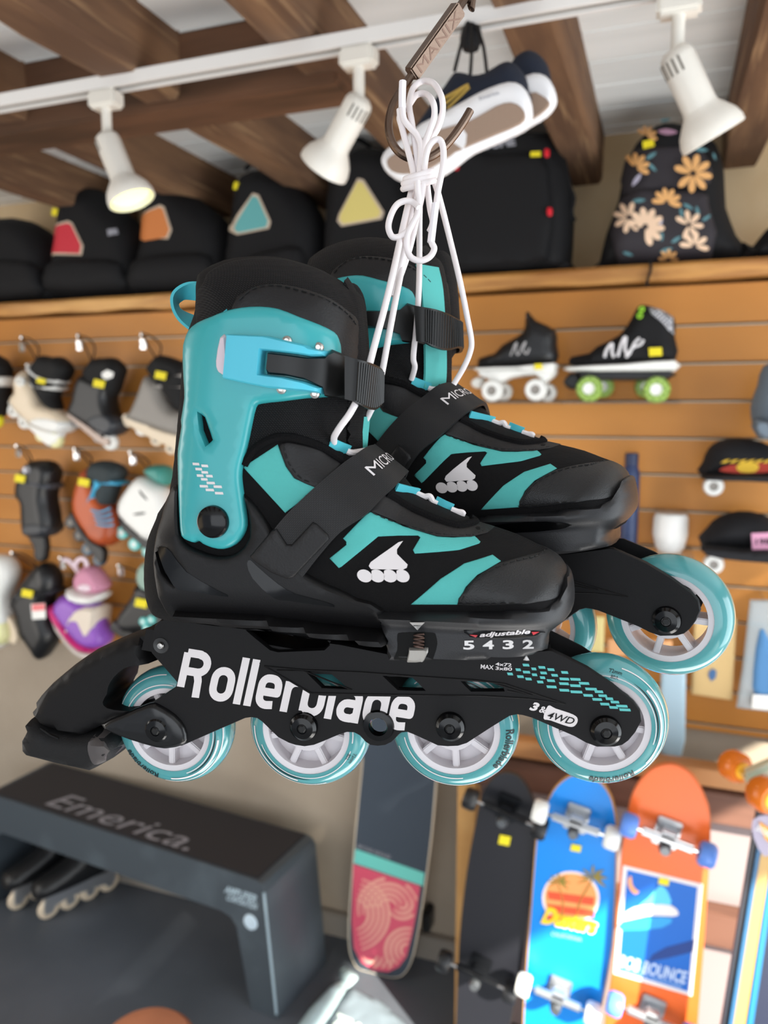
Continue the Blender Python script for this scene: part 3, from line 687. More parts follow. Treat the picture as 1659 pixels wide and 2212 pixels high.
        mb.add([(lambda q: (q[0], -FS-.0003, q[1]))(F1.L(x, y, -FS-.0003)) for x, y in v], f); mb.build('brand_lettering', M_wht, fr_)
        mb = MB()
        for s_, a in (('MAX', (1038,1444,1066,1446.5,9)), ('4x72', (1070,1437.5,1105,1440,6.8)), ('3x80', (1070,1446.5,1106,1449,6.8))): ink(mb, F1, text_px(s_, *a, bold=.02), FS, .0003)
        ink(mb, F1, text_px('3', 1143, 1532, 1162, 1537, 17, bold=.05, shear=.3), FS, .0003)
        ink(mb, F1, text_px('&', 1164, 1538, 1178, 1541, 14, bold=.02, shear=.2), FS, .0003)
        mb.build('size_lettering', M_wht, fr_)
        cap = smooth(F1.poly([(1184,1524),(1200,1530),(1238,1543),(1248,1554),(1242,1567),(1228,1569),(1190,1556),(1174,1551)], -FS), 3)
        cb = prt('drive_badge', [cap], const(FS), .0003, M_wht, fr_)
        mb = MB(); ink(mb, F1, text_px('4WD', 1181, 1551, 1239, 1566, 15, bold=.01, shear=.3), FS, .0005); mb.build('badge_lettering', M_frame, cb)
        tri = F1.poly([(1137,1414),(1144,1427),(1130,1426)], -FS); plate('index_arrow', [tri], FS, .0006, M_silver, fr_, .003, .0003)
        mb = MB()
        for x, y, w in ((927,1207,38),(881,1235,30),(974,1230,28),(1022,1221,40),(1076,1234,40),(1158,1251,40),(832,1260,32),(930,1249,42),(978,1265,30),(1032,1254,38),(1098,1268,38),(894,1276,38),(942,1290,36),(1026,1282,30),(1156,1290,56),(1222,1292,60),(1012,1308,36),(1076,1300,46),(1274,1316,60),(1154,1318,56),(1222,1330,62),(1080,1337,58),(1316,1350,68),(1156,1357,58),(1228,1367,70),(1362,1366,50),(1298,1388,56),(1385,1390,50),(1352,1412,56),(1425,1408,44),(1398,1440,54),(1458,1428,50),(1450,1460,50),(1500,1452,66),(1518,1474,66)):
            X, Y, w = x/2.765+800, y/2.765+1000, w/2.765; h = 5.7
            V = [(X-w/2, Y-h/2-w*.01), (X+w/2, Y-h/2+w*.03), (X+w/2+2, Y+h/2+w*.03), (X-w/2+2, Y+h/2-w*.01)]
            mb.add([(lambda q: (q[0], -FS-.0003, q[1]))(F1.L(a, b, -FS-.0003)) for a, b in V], [(0, 1, 2, 3)])
        mb.build('check_print', M_tprt, fr_)
    for k, (x, y, r) in enumerate(WHEELS):
        if not near and k == 0: pass
        wheel(F1.L(x, y, 0), R, near, k)
    for x, y in BOLTS:
        q = F1.L(x, y, -.0200)
        b = MB().lathe([(.0080*a, h) for a, h in BOLT], (q[0], -.0203, q[1]), 36).build('axle_bolt', M_gloss, R, 30)
        MB().lathe([(0, -.0046), (.0018, -.0046), (.0026, -.0040), (.0026, -.0032), (0, -.0032)], (q[0], -.0203, q[1]), 6).build('bolt_socket', mat('socket', '030303', .5), b, 20)
    # ---- brake
    ap = F1.poly([(337,1356),(320,1362),(283,1373),(247,1387),(193,1412),(160,1434),(138,1452),(112,1474),(95,1492),(81,1511),(84,1521),(73,1531),(77,1542),(90,1556),(110,1570),(145,1580),(190,1588),(214,1572),(247,1560),(290,1545),(325,1530),(330,1518),(377,1486),(381,1474),(327,1412),(321,1399),(333,1380)], -.010)
    bh = F1.poly([(247,1488),(250,1472),(262,1452),(283,1434),(305,1428),(330,1427),(348,1432),(372,1462),(374,1482),(327,1518),(283,1524),(247,1518),(238,1505)], -.010)
    ba = body('brake_arm', ap, Infl(ap, .0185, .005, .5), M_frame, R, .0045, holes=[smooth(bh, 2)])
    pp = smooth(F1.poly([(66,1552),(61,1560),(68,1570),(56,1589),(57,1615),(68,1627),(130,1643),(207,1660),(247,1638),(256,1618),(255,1598),(240,1582),(214,1577),(170,1580),(120,1572),(84,1556)], -.012), 1)
    pd = body('brake_pad', pp, Infl(pp, .0215, .004, .45), M_rub, ba, .0045)
    MB().tube([(lambda q: (q[0], -.0212, q[1]))(F1.L(x, y, -.0212)) for x, y in ((88,1573),(105,1585),(127,1595))], .0006, 6, 2).build('pad_groove', M_gloss, pd)
    sc_ = smooth(F1.poly([(204,1580),(222,1577),(240,1582),(254,1597),(254,1618),(238,1640),(216,1652),(200,1648),(190,1620),(193,1596)], -.0215), 3)
    prt('brake_hollow', [sc_], Infl(pp, .0215, .004, .45), .0003, mat('worn_rubber', '4A4544', .4), pd)
    br = smooth(F1.poly([(214,1569),(262,1546),(318,1523),(340,1526),(375,1548),(396,1575),(401,1600),(392,1613),(355,1621),(312,1612),(247,1590)], -.023), 2)
    plate('brake_bracket', [br], .0200, .0032, mat('satin_black', '121213', .25, spec=.5), ba, .005, .003)
    return R
def strokes_word(cuts):
    """'Rollerblade' as thick rounded strokes, in pixels of the photograph"""
    T = .27*1.0
    def arc(cx, cy, rx, ry, a0, a1, n=10): return [(cx+rx*math.cos(math.radians(a0+(a1-a0)*k/n)), cy+ry*math.sin(math.radians(a0+(a1-a0)*k/n))) for k in range(n+1)]
    def o(w=.5, h=.72, r=.2): return arc(w-r, h-r, r, r, 90, 0, 4)+arc(w-r, r, r, r, 0, -90, 4)+arc(r, r, r, r, -90, -180, 4)+arc(r, h-r, r, r, 180, 90, 4)+[(w-r, h)]
    t = .188
    G = {'R': (.62, [[(0, .10), (0, 1-t/2)], [(0, 1-t/2), (.34, 1-t/2)]+arc(.34, .69, .205, .205, 90, -90, 7)+[(0, .485)], [(.0, .22), (.0, .48)], [(.34, .46), (.40, .3), (.42, -.09)]]),
         'o': (.50, [o(.42, .62)]), 'l': (.10, [[(0, -.09), (0, 1)]]),
         'e': (.50, [[(.36, .02), (.2, 0)]+arc(.17, .17, .17, .17, -90, -180, 4)+arc(.17, .45, .17, .17, 180, 90, 4)+arc(.25, .45, .17, .17, 90, 0, 4)+[(.42, .30), (.02, .30)]]),
         'r': (.30, [[(0, -.09), (0, .62)], [(0, .4)]+arc(.2, .42, .2, .2, 180, 90, 4)+[(.34, .62)]]),
         'b': (.50, [[(0, 1), (0, 0)], o(.42, .62)]), 'd': (.50, [[(.42, 1), (.42, -.09)], o(.42, .62)]),
         'a': (.50, [[(.05, .60), (.22, .62)]+arc(.25, .45, .17, .17, 90, 0, 4)+[(.42, -.09)], [(.42, .34), (.18, .34)]+arc(.16, .17, .16, .17, 90, 270, 6)+[(.30, 0), (.42, .08)]])}
    polys = []; x = 0; gap = .165
    pos = {}
    for i, ch in enumerate('Rollerblade'):
        w, S = G[ch]
        for s_ in S:
            for a, b in zip(s_[:-1], s_[1:]):
                a, b = np.array(a, float), np.array(b, float); d = b-a; L = np.linalg.norm(d)
                if L < 1e-6: continue
                d /= L; n = np.array([-d[1], d[0]])*t/2; ext = d*.0
                polys.append([(p[0]+x, p[1]) for p in (a-n, b-n, b+n, a+n)])
            for p in s_[1:-1]:
                polys.append([(p[0]+x+t/2*math.cos(q), p[1]+t/2*math.sin(q)) for q in np.linspace(0, 2*math.pi, 10, endpoint=False)])
        x += w+gap+(.02 if ch == 'R' else 0)
    W = x-gap
    pp = [np.array([(388+q[0]/W*498+20*q[1], 1493+q[0]/W*80-92*q[1]) for q in p]) for p in polys]
    V, F, E = [], [], []
    for p in pp: F.append(list(range(len(V), len(V)+len(p)))); V += [Vector(q) for q in p]
    for c in cuts: n0 = len(V); E += [(n0+i, n0+(i+1) % len(c)) for i in range(len(c))]; V += [Vector(q) for q in c]
    v, e, f, *_ = delaunay_2d_cdt(V, E, F, 0, 1e-4, False)
    v = np.array([tuple(q) for q in v]); tr = np.array([q for q in f if len(q) == 3]); c = v[tr].mean(1); ok = np.zeros(len(tr), bool)
    for p in pp: ok |= inside(c, p)
    return v, tr[ok]
SK1 = thing('inline_skate', 'teal and black inline skate in front, toe to the right, hanging by white laces', 'inline skate', F1, group='pair of inline skates on the hook')
make_skate(True, SK1)
F2 = Fr(P(1031.8, 1357.4, .508), YAW+math.radians(-26.6), math.radians(4.75))
SK2 = thing('inline_skate', 'teal and black inline skate hanging behind its mate, right of it', 'inline skate', F2, group='pair of inline skates on the hook')
make_skate(False, SK2)
# ------------------------------------------------------------------ hook and laces
M_bronze = mat('nickel_bronze', '6E5D52', .32, metal=1, bump=('noise', 700, .15))
HD = .45
hk = thing('hanging_hook', 'bronze coloured metal hook with an embossed bar, holding the white laces', 'hook', loc=P(886, 165, HD))
def Wp(px, d, o=None):
    p = [P(x, y, d if len(q) < 3 else q[2]) for q in px for x, y in [q[:2]]]
    return [x-np.array(o.location if o else (0, 0, 0)) for x in p]
def px3(L, d):                                        # [(x,y[,depth])] -> world points
    return [P(q[0], q[1], q[2] if len(q) > 2 else d) for q in L]
def wire(mb, L, d, r, org, n=10, sm=6, **k): return mb.tube([p-org for p in px3(L, d)], r, n, sm, **k)
ho = np.array(hk.location)
mb = MB(); wire(mb, [(892,158),(884,170),(866,198),(848,228),(840,262),(842,292),(853,318),(872,336),(900,345),(928,340),(955,322),(980,294),(1002,262),(1016,238)], HD, .0024, ho)
e_ = P(1016, 238, HD)-ho; mb.build('hook_wire', M_bronze, hk)
a, b = P(888, 162, HD), P(991, 18, HD); ax = (b-a); Lb = np.linalg.norm(ax); ax /= Lb
dn = (P(900, 170, HD)-a); vd = (a-CP)/np.linalg.norm(a-CP); sd = np.cross(ax, vd); sd /= np.linalg.norm(sd); fd = np.cross(ax, sd); 
rot = math.radians(28); s2 = sd*math.cos(rot)+fd*math.sin(rot); f2 = np.cross(ax, s2)
Mb = Matrix([[ax[i], s2[i], f2[i], (a-ho)[i]] for i in range(3)]+[[0, 0, 0, 1]])
bar = MB().box((0, -.0044, -.0036), (Lb, .0044, .0036), Mb, bev=.0009).build('hook_bar', M_bronze, hk, 30)
sg = 1 if f2 @ (CP-a) > 0 else -1
mb = MB(); v, f, w = text2d('MANIX', bold=.0)
sx = 1 if s2 @ UP > 0 else -1
V = []
for x, y in v: V.append(Mb @ Vector((.004+x/w*(Lb-.008), sx*(y-.5)*.0056, sg*.00375)))
mb.add(V, f).build('embossed_lettering', mat('dark_bronze', '6A564C', .4, metal=1), bar)
mb = MB(); top = P(991, 18, HD); wire(mb, [(988,22),(1000,4),(1010,-12)], HD, .0024, ho)
q = P(1010, -12, HD); mb.tube([q-ho, q+np.array([.004, .003, .05])-ho, np.array([q[0]+.004, q[1]+.004, CZ+.004])-ho], .0022, 10, 4)
mb.build('hook_shank', M_bronze, hk)
# laces ---------------------------------------------------------------
def w1(px, off=.002):
    q = F1.LS(px[0], px[1], BODY, off); return np.array(F1.M @ Vector(q))
def w2(px, off=.002): return np.array(F2.M @ Vector(F1.LS(px[0], px[1], BODY, off)))
def depth(p): return float((np.array(p)-CP) @ FW)
LR = .00178
def lace(pts, parent, name='lace', r=LR, sm=6):
    M = parent.matrix_world.inverted(); return MB().tube([M @ Vector(p) for p in pts], r, 9, sm).build(name, M_lace, parent, 60)
bpy.context.view_layer.update()
K = .436
st1, st2 = w1((722, 956)), w1((776, 940), .001)
d1, d2 = depth(st1), depth(st2)
lace([st1]+px3([(722,944,d1-.004),(735,922,d1-.010),(756,893,d1-.014),(776,855,d1-.014),(792,810,d1-.012),(812,735,d1-.006),(832,660,d1),(850,585,d1+.008),(866,510,K-.008),(882,440,K-.004),(893,395,K)], K), SK1)
lace([P(782,955,d1+.030)]+px3([(783,922,d1+.028),(796,897,d1+.024),(812,860,d1+.020),(826,800,d1+.018),(838,735,d1+.018),(852,660,d1+.02),(866,590,K),(880,510,K+.002),(893,440,K+.003),(900,395,K+.003)], K), SK1)
e1_, e2_ = w2((712, 952)), w2((790, 970), .001)
g1, g2 = depth(e1_), depth(e2_)
lace([e1_]+px3([(896,792,g1-.006),(893,770,g1-.010),(900,700,g1-.012),(905,620,g1-.02),(906,540,.46),(906,470,.445),(908,400,K+.002)], K), SK2)
lace(px3([(980,830,g1+.0),(1001,795,g1-.002),(1015,762,g1-.004),(1018,735,g1-.006),(1008,680,g1-.012),(994,610,g1-.02),(975,530,.46),(955,450,.448),(940,398,K+.004),(925,370,K+.004)], K), SK2)
lace(px3([(870,181),(869,200),(869,230),(873,258),(886,276),(900,291),(908,312),(909,340),(906,378),(905,420),(900,470,K+.004),(884,540,K+.006),(862,605,K+.008)], K-.006), SK1)
# plastic lace tips
MBt = lambda L, d, par: MB().tube([par.matrix_world.inverted() @ Vector(p) for p in px3(L, d)], .0021, 9, 3).build('lace_tip', mat('clear_tip', 'F2EEF2', .2, spec=.6), par)
MBt([(870,176),(869,205),(869,234)], K-.006, SK1)
MBt([(941,440),(935,490),(931,524)], K-.012, SK1)
# loops over the hook and the bow knot
lace(px3([(863,236),(866,262),(874,298),(884,335),(892,365),(898,392)], K-.003), SK1)
lace(px3([(916,388),(914,360),(920,337),(931,302),(946,276),(956,240),(953,207),(937,181,K+.006),(914,175,K+.014),(893,190,K+.012),(884,225,K+.004),(889,260),(896,305),(901,345),(903,388)], K-.002), SK1)
lace(px3([(909,388),(908,350),(917,312),(928,282),(938,250),(935,220),(919,203,K+.008),(899,206,K+.012),(884,226,K+.006),(864,250,K),(868,275,K),(880,320,K),(890,360,K),(896,390,K)], K-.006), SK1)
lace(px3([(915,392,K+.002),(918,352),(924,322),(936,305),(949,302),(957,318),(958,350),(953,380),(947,410),(942,445),(937,485),(932,520),(938,538),(928,555),(908,563),(888,556),(879,535),(881,506),(892,482),(903,462),(906,440),(903,412),(902,392)], K-.012), SK1)
lace(px3([(905,449,K-.014),(893,437),(876,434),(858,442),(845,464),(839,490),(846,510),(860,512),(880,500),(896,476),(906,447),(912,420),(915,398)], K-.011), SK1)
lace(px3([(899,392),(893,430),(885,470),(876,520),(866,570),(856,610),(848,640)], K+.001), SK1)
lace(px3([(922,390),(925,420),(930,455),(935,480),(928,500)], K-.004), SK1)
for k, (x0, y0) in enumerate(((904, 399), (903, 388), (905, 378))):
    c = []
    for i in range(14):
        a = 2*math.pi*i/14; c.append(P(x0+33*math.cos(a)*(1-.06*k), y0-9*math.cos(a), K-.002-.0072*math.sin(a)))
    M = SK1.matrix_world.inverted()
    MB().tube([M @ Vector(p) for p in c], LR*1.02, 9, 3, closed=True).build('lace_knot_wrap', M_lace, SK1, 60)
# ------------------------------------------------------------------ helpers for the shop stock
def WF(px, py, Y): return Fr(PY(px, py, Y))
def part(fr, par, name, px, w, r, m, y0=0.0, sm=2, e=.5, holes=(), step=None):
    pl = fr.poly(px, y0-w*.5); pl = smooth(pl, sm) if sm > 1 else pl
    st = step or max(np.ptp(pl[:, 0]), np.ptp(pl[:, 1]))/20
    st = max(st, .003)
    return body(name, pl, Infl(pl, w, r, e), m, par, st, y0=y0)
def flat(fr, par, name, px, y, m, th=.002, sm=1, bev=0, holes=()):
    """a thin sheet facing the room at depth y"""
    pl = fr.poly(px, y); pl = smooth(pl, sm) if sm > 1 else pl
    return plate(name, [pl], -y, th, m, par, max(.004, np.ptp(pl, axis=0).max()/10), bev, .0005, [fr.poly(h, y) for h in holes])
def surfprint(fr, par, name, px, host, y0, m, off=.0012, sm=1, mb=None):
    S = lambda p: host(p)-y0
    pl = fr.poly(px, S); pl = smooth(pl, sm) if sm > 1 else pl
    return prt(name, [pl], S, off, m, par, max(.005, np.ptp(pl, axis=0).max()/8), mb=mb)
def inkY(fr, par, name, args, y, m, **k):
    mb = MB(); ink(mb, fr, text_px(*args, **k), -y, .0006); return mb.build(name, m, par)
M_blk = mat('black_nylon', '131315', .75, spec=.3, bump=('noise', 300, .3))
M_blk2 = mat('black_boot_plastic', '17181A', .38, spec=.5)
M_liner = mat('black_liner', '0F0F10', .8)
M_cream = mat('cream_plastic', 'DCCBB2', .4); M_white = mat('white_plastic', 'E4E4E0', .35)
M_greyb = mat('grey_boot', '8B8680', .5); M_tag = mat('yellow_price_tag', 'E3D21E', .6)
M_chrome = mat('chrome', 'D8D8D8', .15, metal=1)
M_orange = mat('burnt_orange_boot', 'B4501F', .38, mix=('noise', 6, '8A3A20', .4, .6)); M_sky = mat('sky_lace', '3FA6CE', .6)
M_purple = mat('purple_boot', '8A53B4', .35); M_magenta = mat('magenta_band', 'C0246E', .4); M_rose = mat('rose_lining', 'C98AA2', .7)
M_tealb = mat('teal_plastic', '3E8C82', .4); M_tealwh = mat('teal_wheel', '63C2BE', .3); M_pale = mat('pale_yellow_wheel', 'E3E0A8', .35)
M_clear = mat('clear_acrylic', 'F4F6F6', .08, trans=.92, spec=.5, ior=1.3)
def wheelY(fr, par, px, py, rpx, y, m, hubm=None, w=.012, name='wheel', axis=None, hub=None):
    q = fr.L(px, py, y); r = rpx/FP*float(np.linalg.norm(fr.O-CP))*.98
    wh = MB().lathe([(r*.45, -w), (r*.85, -w), (r, -w*.4), (r, w*.4), (r*.85, w), (r*.45, w)], (q[0], y, q[1]), 24, closed=True).build(name, m, par, 40)
    if hubm: MB().lathe([(0, -w*.8), (r*.46, -w*.9), (r*.46, w*.9), (0, w*.8)], (q[0], y, q[1]), 16).build('wheel_core', hubm, wh, 40)
    return wh
def pricetag(fr, par, x, y, yy, w=19, h=11, a=.2):
    c, s = math.cos(a), math.sin(a)
    flat(fr, par, 'price_tag', [(x+c*dx-s*dy, y+s*dx+c*dy) for dx, dy in ((-w/2, -h/2), (w/2, -h/2), (w/2, h/2), (-w/2, h/2))], yy, M_tag, .001)
def peg(tip, base, label, Y=2.03, loop=True):
    """a metal display peg that sticks out of a slatwall groove"""
    b = PY(base[0], base[1], WY-.012); t = PY(tip[0], tip[1], Y); o = thing('display_peg', label, 'hook', loc=b, group='metal pegs on the slatwall')
    MB().tube([(0, .004, 0), tuple((t-b)*.92+[0, 0, -.006]), tuple(t-b)], .0032, 8, 4).build('peg_rod', M_chrome, o)
    M = Matrix.Translation(Vector(t-b))
    MB().lathe([(0, -.009), (.005, -.008), (.0072, -.003), (.0072, .003), (.005, .008), (0, .009)], tuple(t-b), 14).build('peg_tip', M_chrome, o)
    MB().box((-.012, -.004, -.022), (.012, .002, .012), bev=.002).build('peg_plate', M_chrome, o)
    return o
# pegs: one under each hanging skate
PG = [((48,729),(48,747),'metal peg above the cream skate, top row'), ((170,725),(172,743),'metal peg above the black skate, top row'), ((308,722),(310,740),'metal peg above the grey skate, top row'),
      ((37,963),(40,975),'metal peg above the black skate, middle row'), ((163,970),(166,982),'metal peg above the orange skate, middle row'), ((283,977),(288,990),'metal peg above the white and teal skate, middle row'),
      ((27,1193),(30,1204),'metal peg above the black skate, bottom row'), ((132,1205),(136,1216),'metal peg above the purple skate, bottom row'), ((258,1222),(262,1232),'metal peg above the dark skate, bottom row')]
for t, b, l in PG: peg(t, b, l)
HG = 'inline skates hanging on the slatwall'
def strap_to(fr, par, pts, m=M_blk, r=.0025): MB().tube([(lambda q: (q[0], y, q[1]))(fr.L(a, b, y)) for a, b, y in pts], r, 6, 3).build('hanging_loop', m, par)
D0 = 2.07
# cream skate
f = WF(90, 960, D0); o = thing('hanging_skate', 'cream inline skate with black liner hanging toe down, top row', 'inline skate', f, HG)
part(f, o, 'liner', [(75,775),(84,767),(106,771),(122,770),(142,791),(136,816),(112,857),(121,887),(96,880),(74,847),(60,806)], .045, .03, M_liner)
part(f, o, 'boot', [(30,822),(48,800),(62,822),(76,852),(84,872),(121,885),(142,905),(142,925),(122,937),(66,918),(19,868),(33,847)], .045, .022, M_cream)
part(f, o, 'cuff_band', [(58,782),(89,807),(119,817),(130,823),(121,831),(88,824),(62,801)], .049, .012, M_white)
part(f, o, 'cuff_band', [(66,822),(86,832),(122,833),(120,844),(86,844),(68,833)], .049, .012, M_white)
part(f, o, 'toe_cap', [(70,905),(90,897),(125,900),(143,912),(141,928),(122,938),(75,922)], .049, .016, M_white)
part(f, o, 'frame', [(17,865),(33,880),(64,915),(122,936),(134,932),(132,945),(108,965),(84,945),(60,922),(30,892)], .016, .006, M_white)
wheelY(f, o, 122, 950, 17, -.0, M_pale, M_white); wheelY(f, o, 92, 940, 14, 0, M_pale, M_white); wheelY(f, o, 55, 912, 14, 0, M_white, M_greyb); wheelY(f, o, 32, 888, 14, 0, M_white, M_greyb)
wheelY(f, o, 44, 824, 10, -.045, M_white, None, .008, 'pivot_bolt'); pricetag(f, o, 89, 823, -.055)
strap_to(f, o, [(80,775,-.01),(84,752,-.02),(66,733,-.03),(50,731,-.03),(62,750,-.01),(78,776,.0)])
# black skate
f = WF(210, 975, D0); o = thing('hanging_skate', 'black inline skate with one white wheel showing, top row', 'inline skate', f, HG)
part(f, o, 'liner', [(184,791),(196,775),(220,772),(240,773),(257,794),(250,822),(236,857),(200,840),(176,806)], .045, .03, M_liner)
part(f, o, 'boot', [(164,828),(180,806),(214,822),(244,812),(248,822),(234,857),(241,890),(257,912),(255,930),(232,945),(192,923),(150,897),(148,882),(157,862)], .047, .022, M_blk2)
part(f, o, 'toe_cap', [(190,905),(215,890),(240,893),(258,913),(254,932),(233,944),(200,925)], .049, .016, mat('dark_grey_toe', '303338', .4))
part(f, o, 'frame', [(147,890),(160,898),(196,922),(226,944),(238,944),(240,962),(222,962),(190,938),(160,912),(146,900)], .016, .005, mat('silver_frame', '8E8078', .35, metal=.5))
wheelY(f, o, 240, 955, 17, 0, M_white, M_greyb); wheelY(f, o, 215, 944, 13, 0, mat('grey_wheel', '7D7A78', .4), M_blk2); wheelY(f, o, 168, 912, 13, 0, mat('grey_wheel', '7D7A78', .4), M_blk2)
surfprint(f, o, 'white_print', [(220,806),(232,799),(246,805),(244,815),(230,820),(221,815)], const(.047), 0, M_white); pricetag(f, o, 214, 829, -.052, 24, 16)
strap_to(f, o, [(200,778,-.01),(205,750,-.02),(190,730,-.03),(172,728,-.03),(184,750,-.01),(198,780,0)])
# grey skate
f = WF(350, 985, D0); o = thing('hanging_skate', 'grey inline skate with cream frame, top row beside the hanging cuff', 'inline skate', f, HG)
part(f, o, 'liner', [(314,793),(334,768),(350,768),(368,773),(397,791),(404,840),(400,890),(372,880),(350,845),(320,810)], .045, .03, M_liner)
part(f, o, 'boot', [(311,812),(326,815),(345,838),(352,860),(372,884),(398,892),(404,930),(380,942),(329,925),(266,903),(281,887),(300,842)], .047, .025, M_greyb)
part(f, o, 'cuff_band', [(318,787),(332,792),(366,803),(400,806),(400,818),(366,814),(330,803)], .049, .012, mat('light_grey_band', 'A5A19C', .45))
part(f, o, 'cuff_band', [(330,822),(345,828),(400,832),(400,842),(345,840),(332,834)], .049, .012, mat('light_grey_band', 'A5A19C', .45))
part(f, o, 'frame', [(263,903),(281,890),(329,922),(380,938),(400,942),(400,985),(380,975),(354,960),(311,940),(280,920)], .016, .006, M_cream)
wheelY(f, o, 308, 928, 14, 0, M_white, M_greyb); wheelY(f, o, 340, 950, 14, 0, M_cream, M_greyb); wheelY(f, o, 372, 968, 14, 0, M_cream, M_greyb); wheelY(f, o, 280, 910, 13, 0, M_cream, M_greyb)
pricetag(f, o, 347, 811, -.055, 24, 16); strap_to(f, o, [(342,775,-.01),(348,748,-.02),(326,726,-.03),(310,724,-.03),(322,750,-.01),(338,776,0)])
# middle row, black
f = WF(76, 1200, D0); o = thing('hanging_skate', 'all black inline skate with a silver ball at the cuff, middle row', 'inline skate', f, HG)
part(f, o, 'boot', [(50,1005),(62,996),(80,994),(100,998),(113,1021),(109,1046),(103,1075),(109,1108),(112,1138),(102,1159),(61,1161),(47,1138),(45,1091),(34,1075),(34,1046),(44,1017)], .05, .03, M_blk2)
part(f, o, 'cuff_band', [(55,1035),(80,1036),(108,1046),(106,1058),(80,1052),(56,1047)], .054, .012, mat('steel_grey_band', '4A4E56', .4))
part(f, o, 'toe_cap', [(55,1128),(78,1122),(104,1128),(110,1145),(100,1160),(64,1162),(52,1148)], .054, .02, mat('dark_grey_toe', '303338', .4))
part(f, o, 'frame', [(62,1158),(98,1158),(98,1206),(88,1214),(76,1206),(74,1181)], .016, .005, M_blk2)
wheelY(f, o, 88, 1196, 13, 0, mat('grey_wheel', '7D7A78', .4), M_blk2); MB().lathe([(0, -.016), (.010, -.013), (.015, 0), (.010, .013), (0, .016)], (f.L(58, 1015, -.05)[0], -.05, f.L(58, 1015, -.05)[1]), 16).build('cuff_button', mat('silver_button', 'B4B6BE', .25, metal=.6), o)
pricetag(f, o, 43, 1034, -.056, 22, 16); strap_to(f, o, [(70,1000,-.01),(66,985,-.02),(52,966,-.03),(40,965,-.03),(56,985,-.01),(66,1000,0)])
# orange skate
f = WF(205, 1225, D0); o = thing('hanging_skate', 'burnt orange inline skate with blue laces, middle row', 'inline skate', f, HG)
part(f, o, 'liner', [(189,1007),(201,997),(225,996),(252,1007),(259,1028),(246,1050),(232,1095),(212,1091),(200,1060),(186,1030)], .046, .03, mat('charcoal_liner', '2C3538', .7))
part(f, o, 'boot', [(174,1018),(188,1010),(198,1022),(206,1050),(218,1078),(244,1103),(250,1140),(246,1166),(230,1181),(201,1173),(180,1146),(160,1110),(157,1075),(167,1038)], .048, .026, M_orange)
sp_ = [(200,1029),(226,1036),(254,1040),(255,1049),(228,1050),(206,1082),(185,1102),(173,1100),(194,1080),(209,1046)]
part(f, o, 'lace_strap', sp_, .052, .010, M_sky)
for i, (a, b) in enumerate((((197,1102),(238,1098)), ((203,1112),(240,1110)), ((206,1122),(243,1122)), ((209,1132),(245,1134)))):
    MB().tube([(lambda q: (q[0], -.052, q[1]))(f.L(x, y, -.052)) for x, y in (a, ((a[0]+b[0])/2, a[1]+4), b)], .0035, 6, 3).build('lace', M_sky, o)
part(f, o, 'frame', [(150,1114),(164,1142),(184,1173),(203,1200),(221,1220),(227,1200),(222,1182),(201,1172),(176,1142),(158,1108)], .015, .005, M_blk2)
for x, y, m in ((156,1128,M_blk2), (174,1156,M_blk2), (192,1186,mat('navy_wheel', '1F4A60', .3)), (216,1208,mat('navy_wheel', '1F4A60', .3))): wheelY(f, o, x, y, 14, 0, m, M_greyb)
pricetag(f, o, 181, 1042, -.054, 24, 16); strap_to(f, o, [(196,1003,-.01),(197,988,-.02),(178,973,-.03),(166,972,-.03),(182,988,-.01),(194,1002,0)])
# white and teal skate
f = WF(300, 1190, D0); o = thing('hanging_skate', 'white inline skate with teal cuff and teal wheels, middle row', 'inline skate', f, HG)
part(f, o, 'cuff', [(309,1017),(326,1005),(352,1008),(362,1030),(355,1050),(328,1037)], .044, .02, M_tealb)
part(f, o, 'boot', [(300,1030),(314,1034),(330,1044),(352,1060),(366,1110),(350,1160),(318,1169),(293,1151),(260,1118),(255,1091),(268,1062),(288,1036)], .048, .026, M_white)
part(f, o, 'side_slit', [(308,1050),(318,1060),(332,1078),(326,1082),(310,1066)], .050, .006, M_liner); part(f, o, 'side_slit', [(292,1110),(304,1103),(328,1102),(322,1112),(296,1114)], .050, .006, M_liner)
part(f, o, 'frame', [(256,1114),(270,1124),(296,1152),(340,1172),(352,1200),(320,1190),(300,1173),(266,1146)], .015, .005, M_blk2)
for x, y in ((266,1150), (293,1175), (322,1190)): wheelY(f, o, x, y, 14, 0, M_tealwh, M_white)
strap_to(f, o, [(320,1012,-.01),(322,998,-.02),(300,982,-.03),(285,979,-.03),(304,996,-.01),(318,1012,0)])
# bottom row, black
f = WF(82, 1428, D0); o = thing('hanging_skate', 'black inline skate with a white and red sticker, bottom row', 'inline skate', f, HG)
part(f, o, 'boot', [(68,1231),(82,1218),(98,1221),(115,1246),(115,1278),(100,1295),(100,1336),(111,1364),(111,1389),(96,1416),(82,1428),(68,1409),(43,1373),(33,1328),(20,1307),(31,1282),(47,1258)], .048, .03, M_blk2)
part(f, o, 'cuff_strap', [(32,1285),(60,1275),(112,1272),(112,1286),(70,1292),(34,1300)], .053, .012, mat('dark_strap', '2A2C30', .5))
flat(f, o, 'size_sticker', [(67,1305),(97,1303),(99,1336),(70,1338)], -.055, M_white, .001); flat(f, o, 'red_sticker_band', [(69,1306),(96,1304),(97,1318),(70,1320)], -.0565, mat('salmon_ink', 'E2777A', .5), .0006)
pricetag(f, o, 59, 1282, -.058, 24, 16); strap_to(f, o, [(78,1224,-.01),(72,1212,-.02),(50,1198,-.03),(30,1195,-.03),(56,1212,-.01),(76,1226,0)])
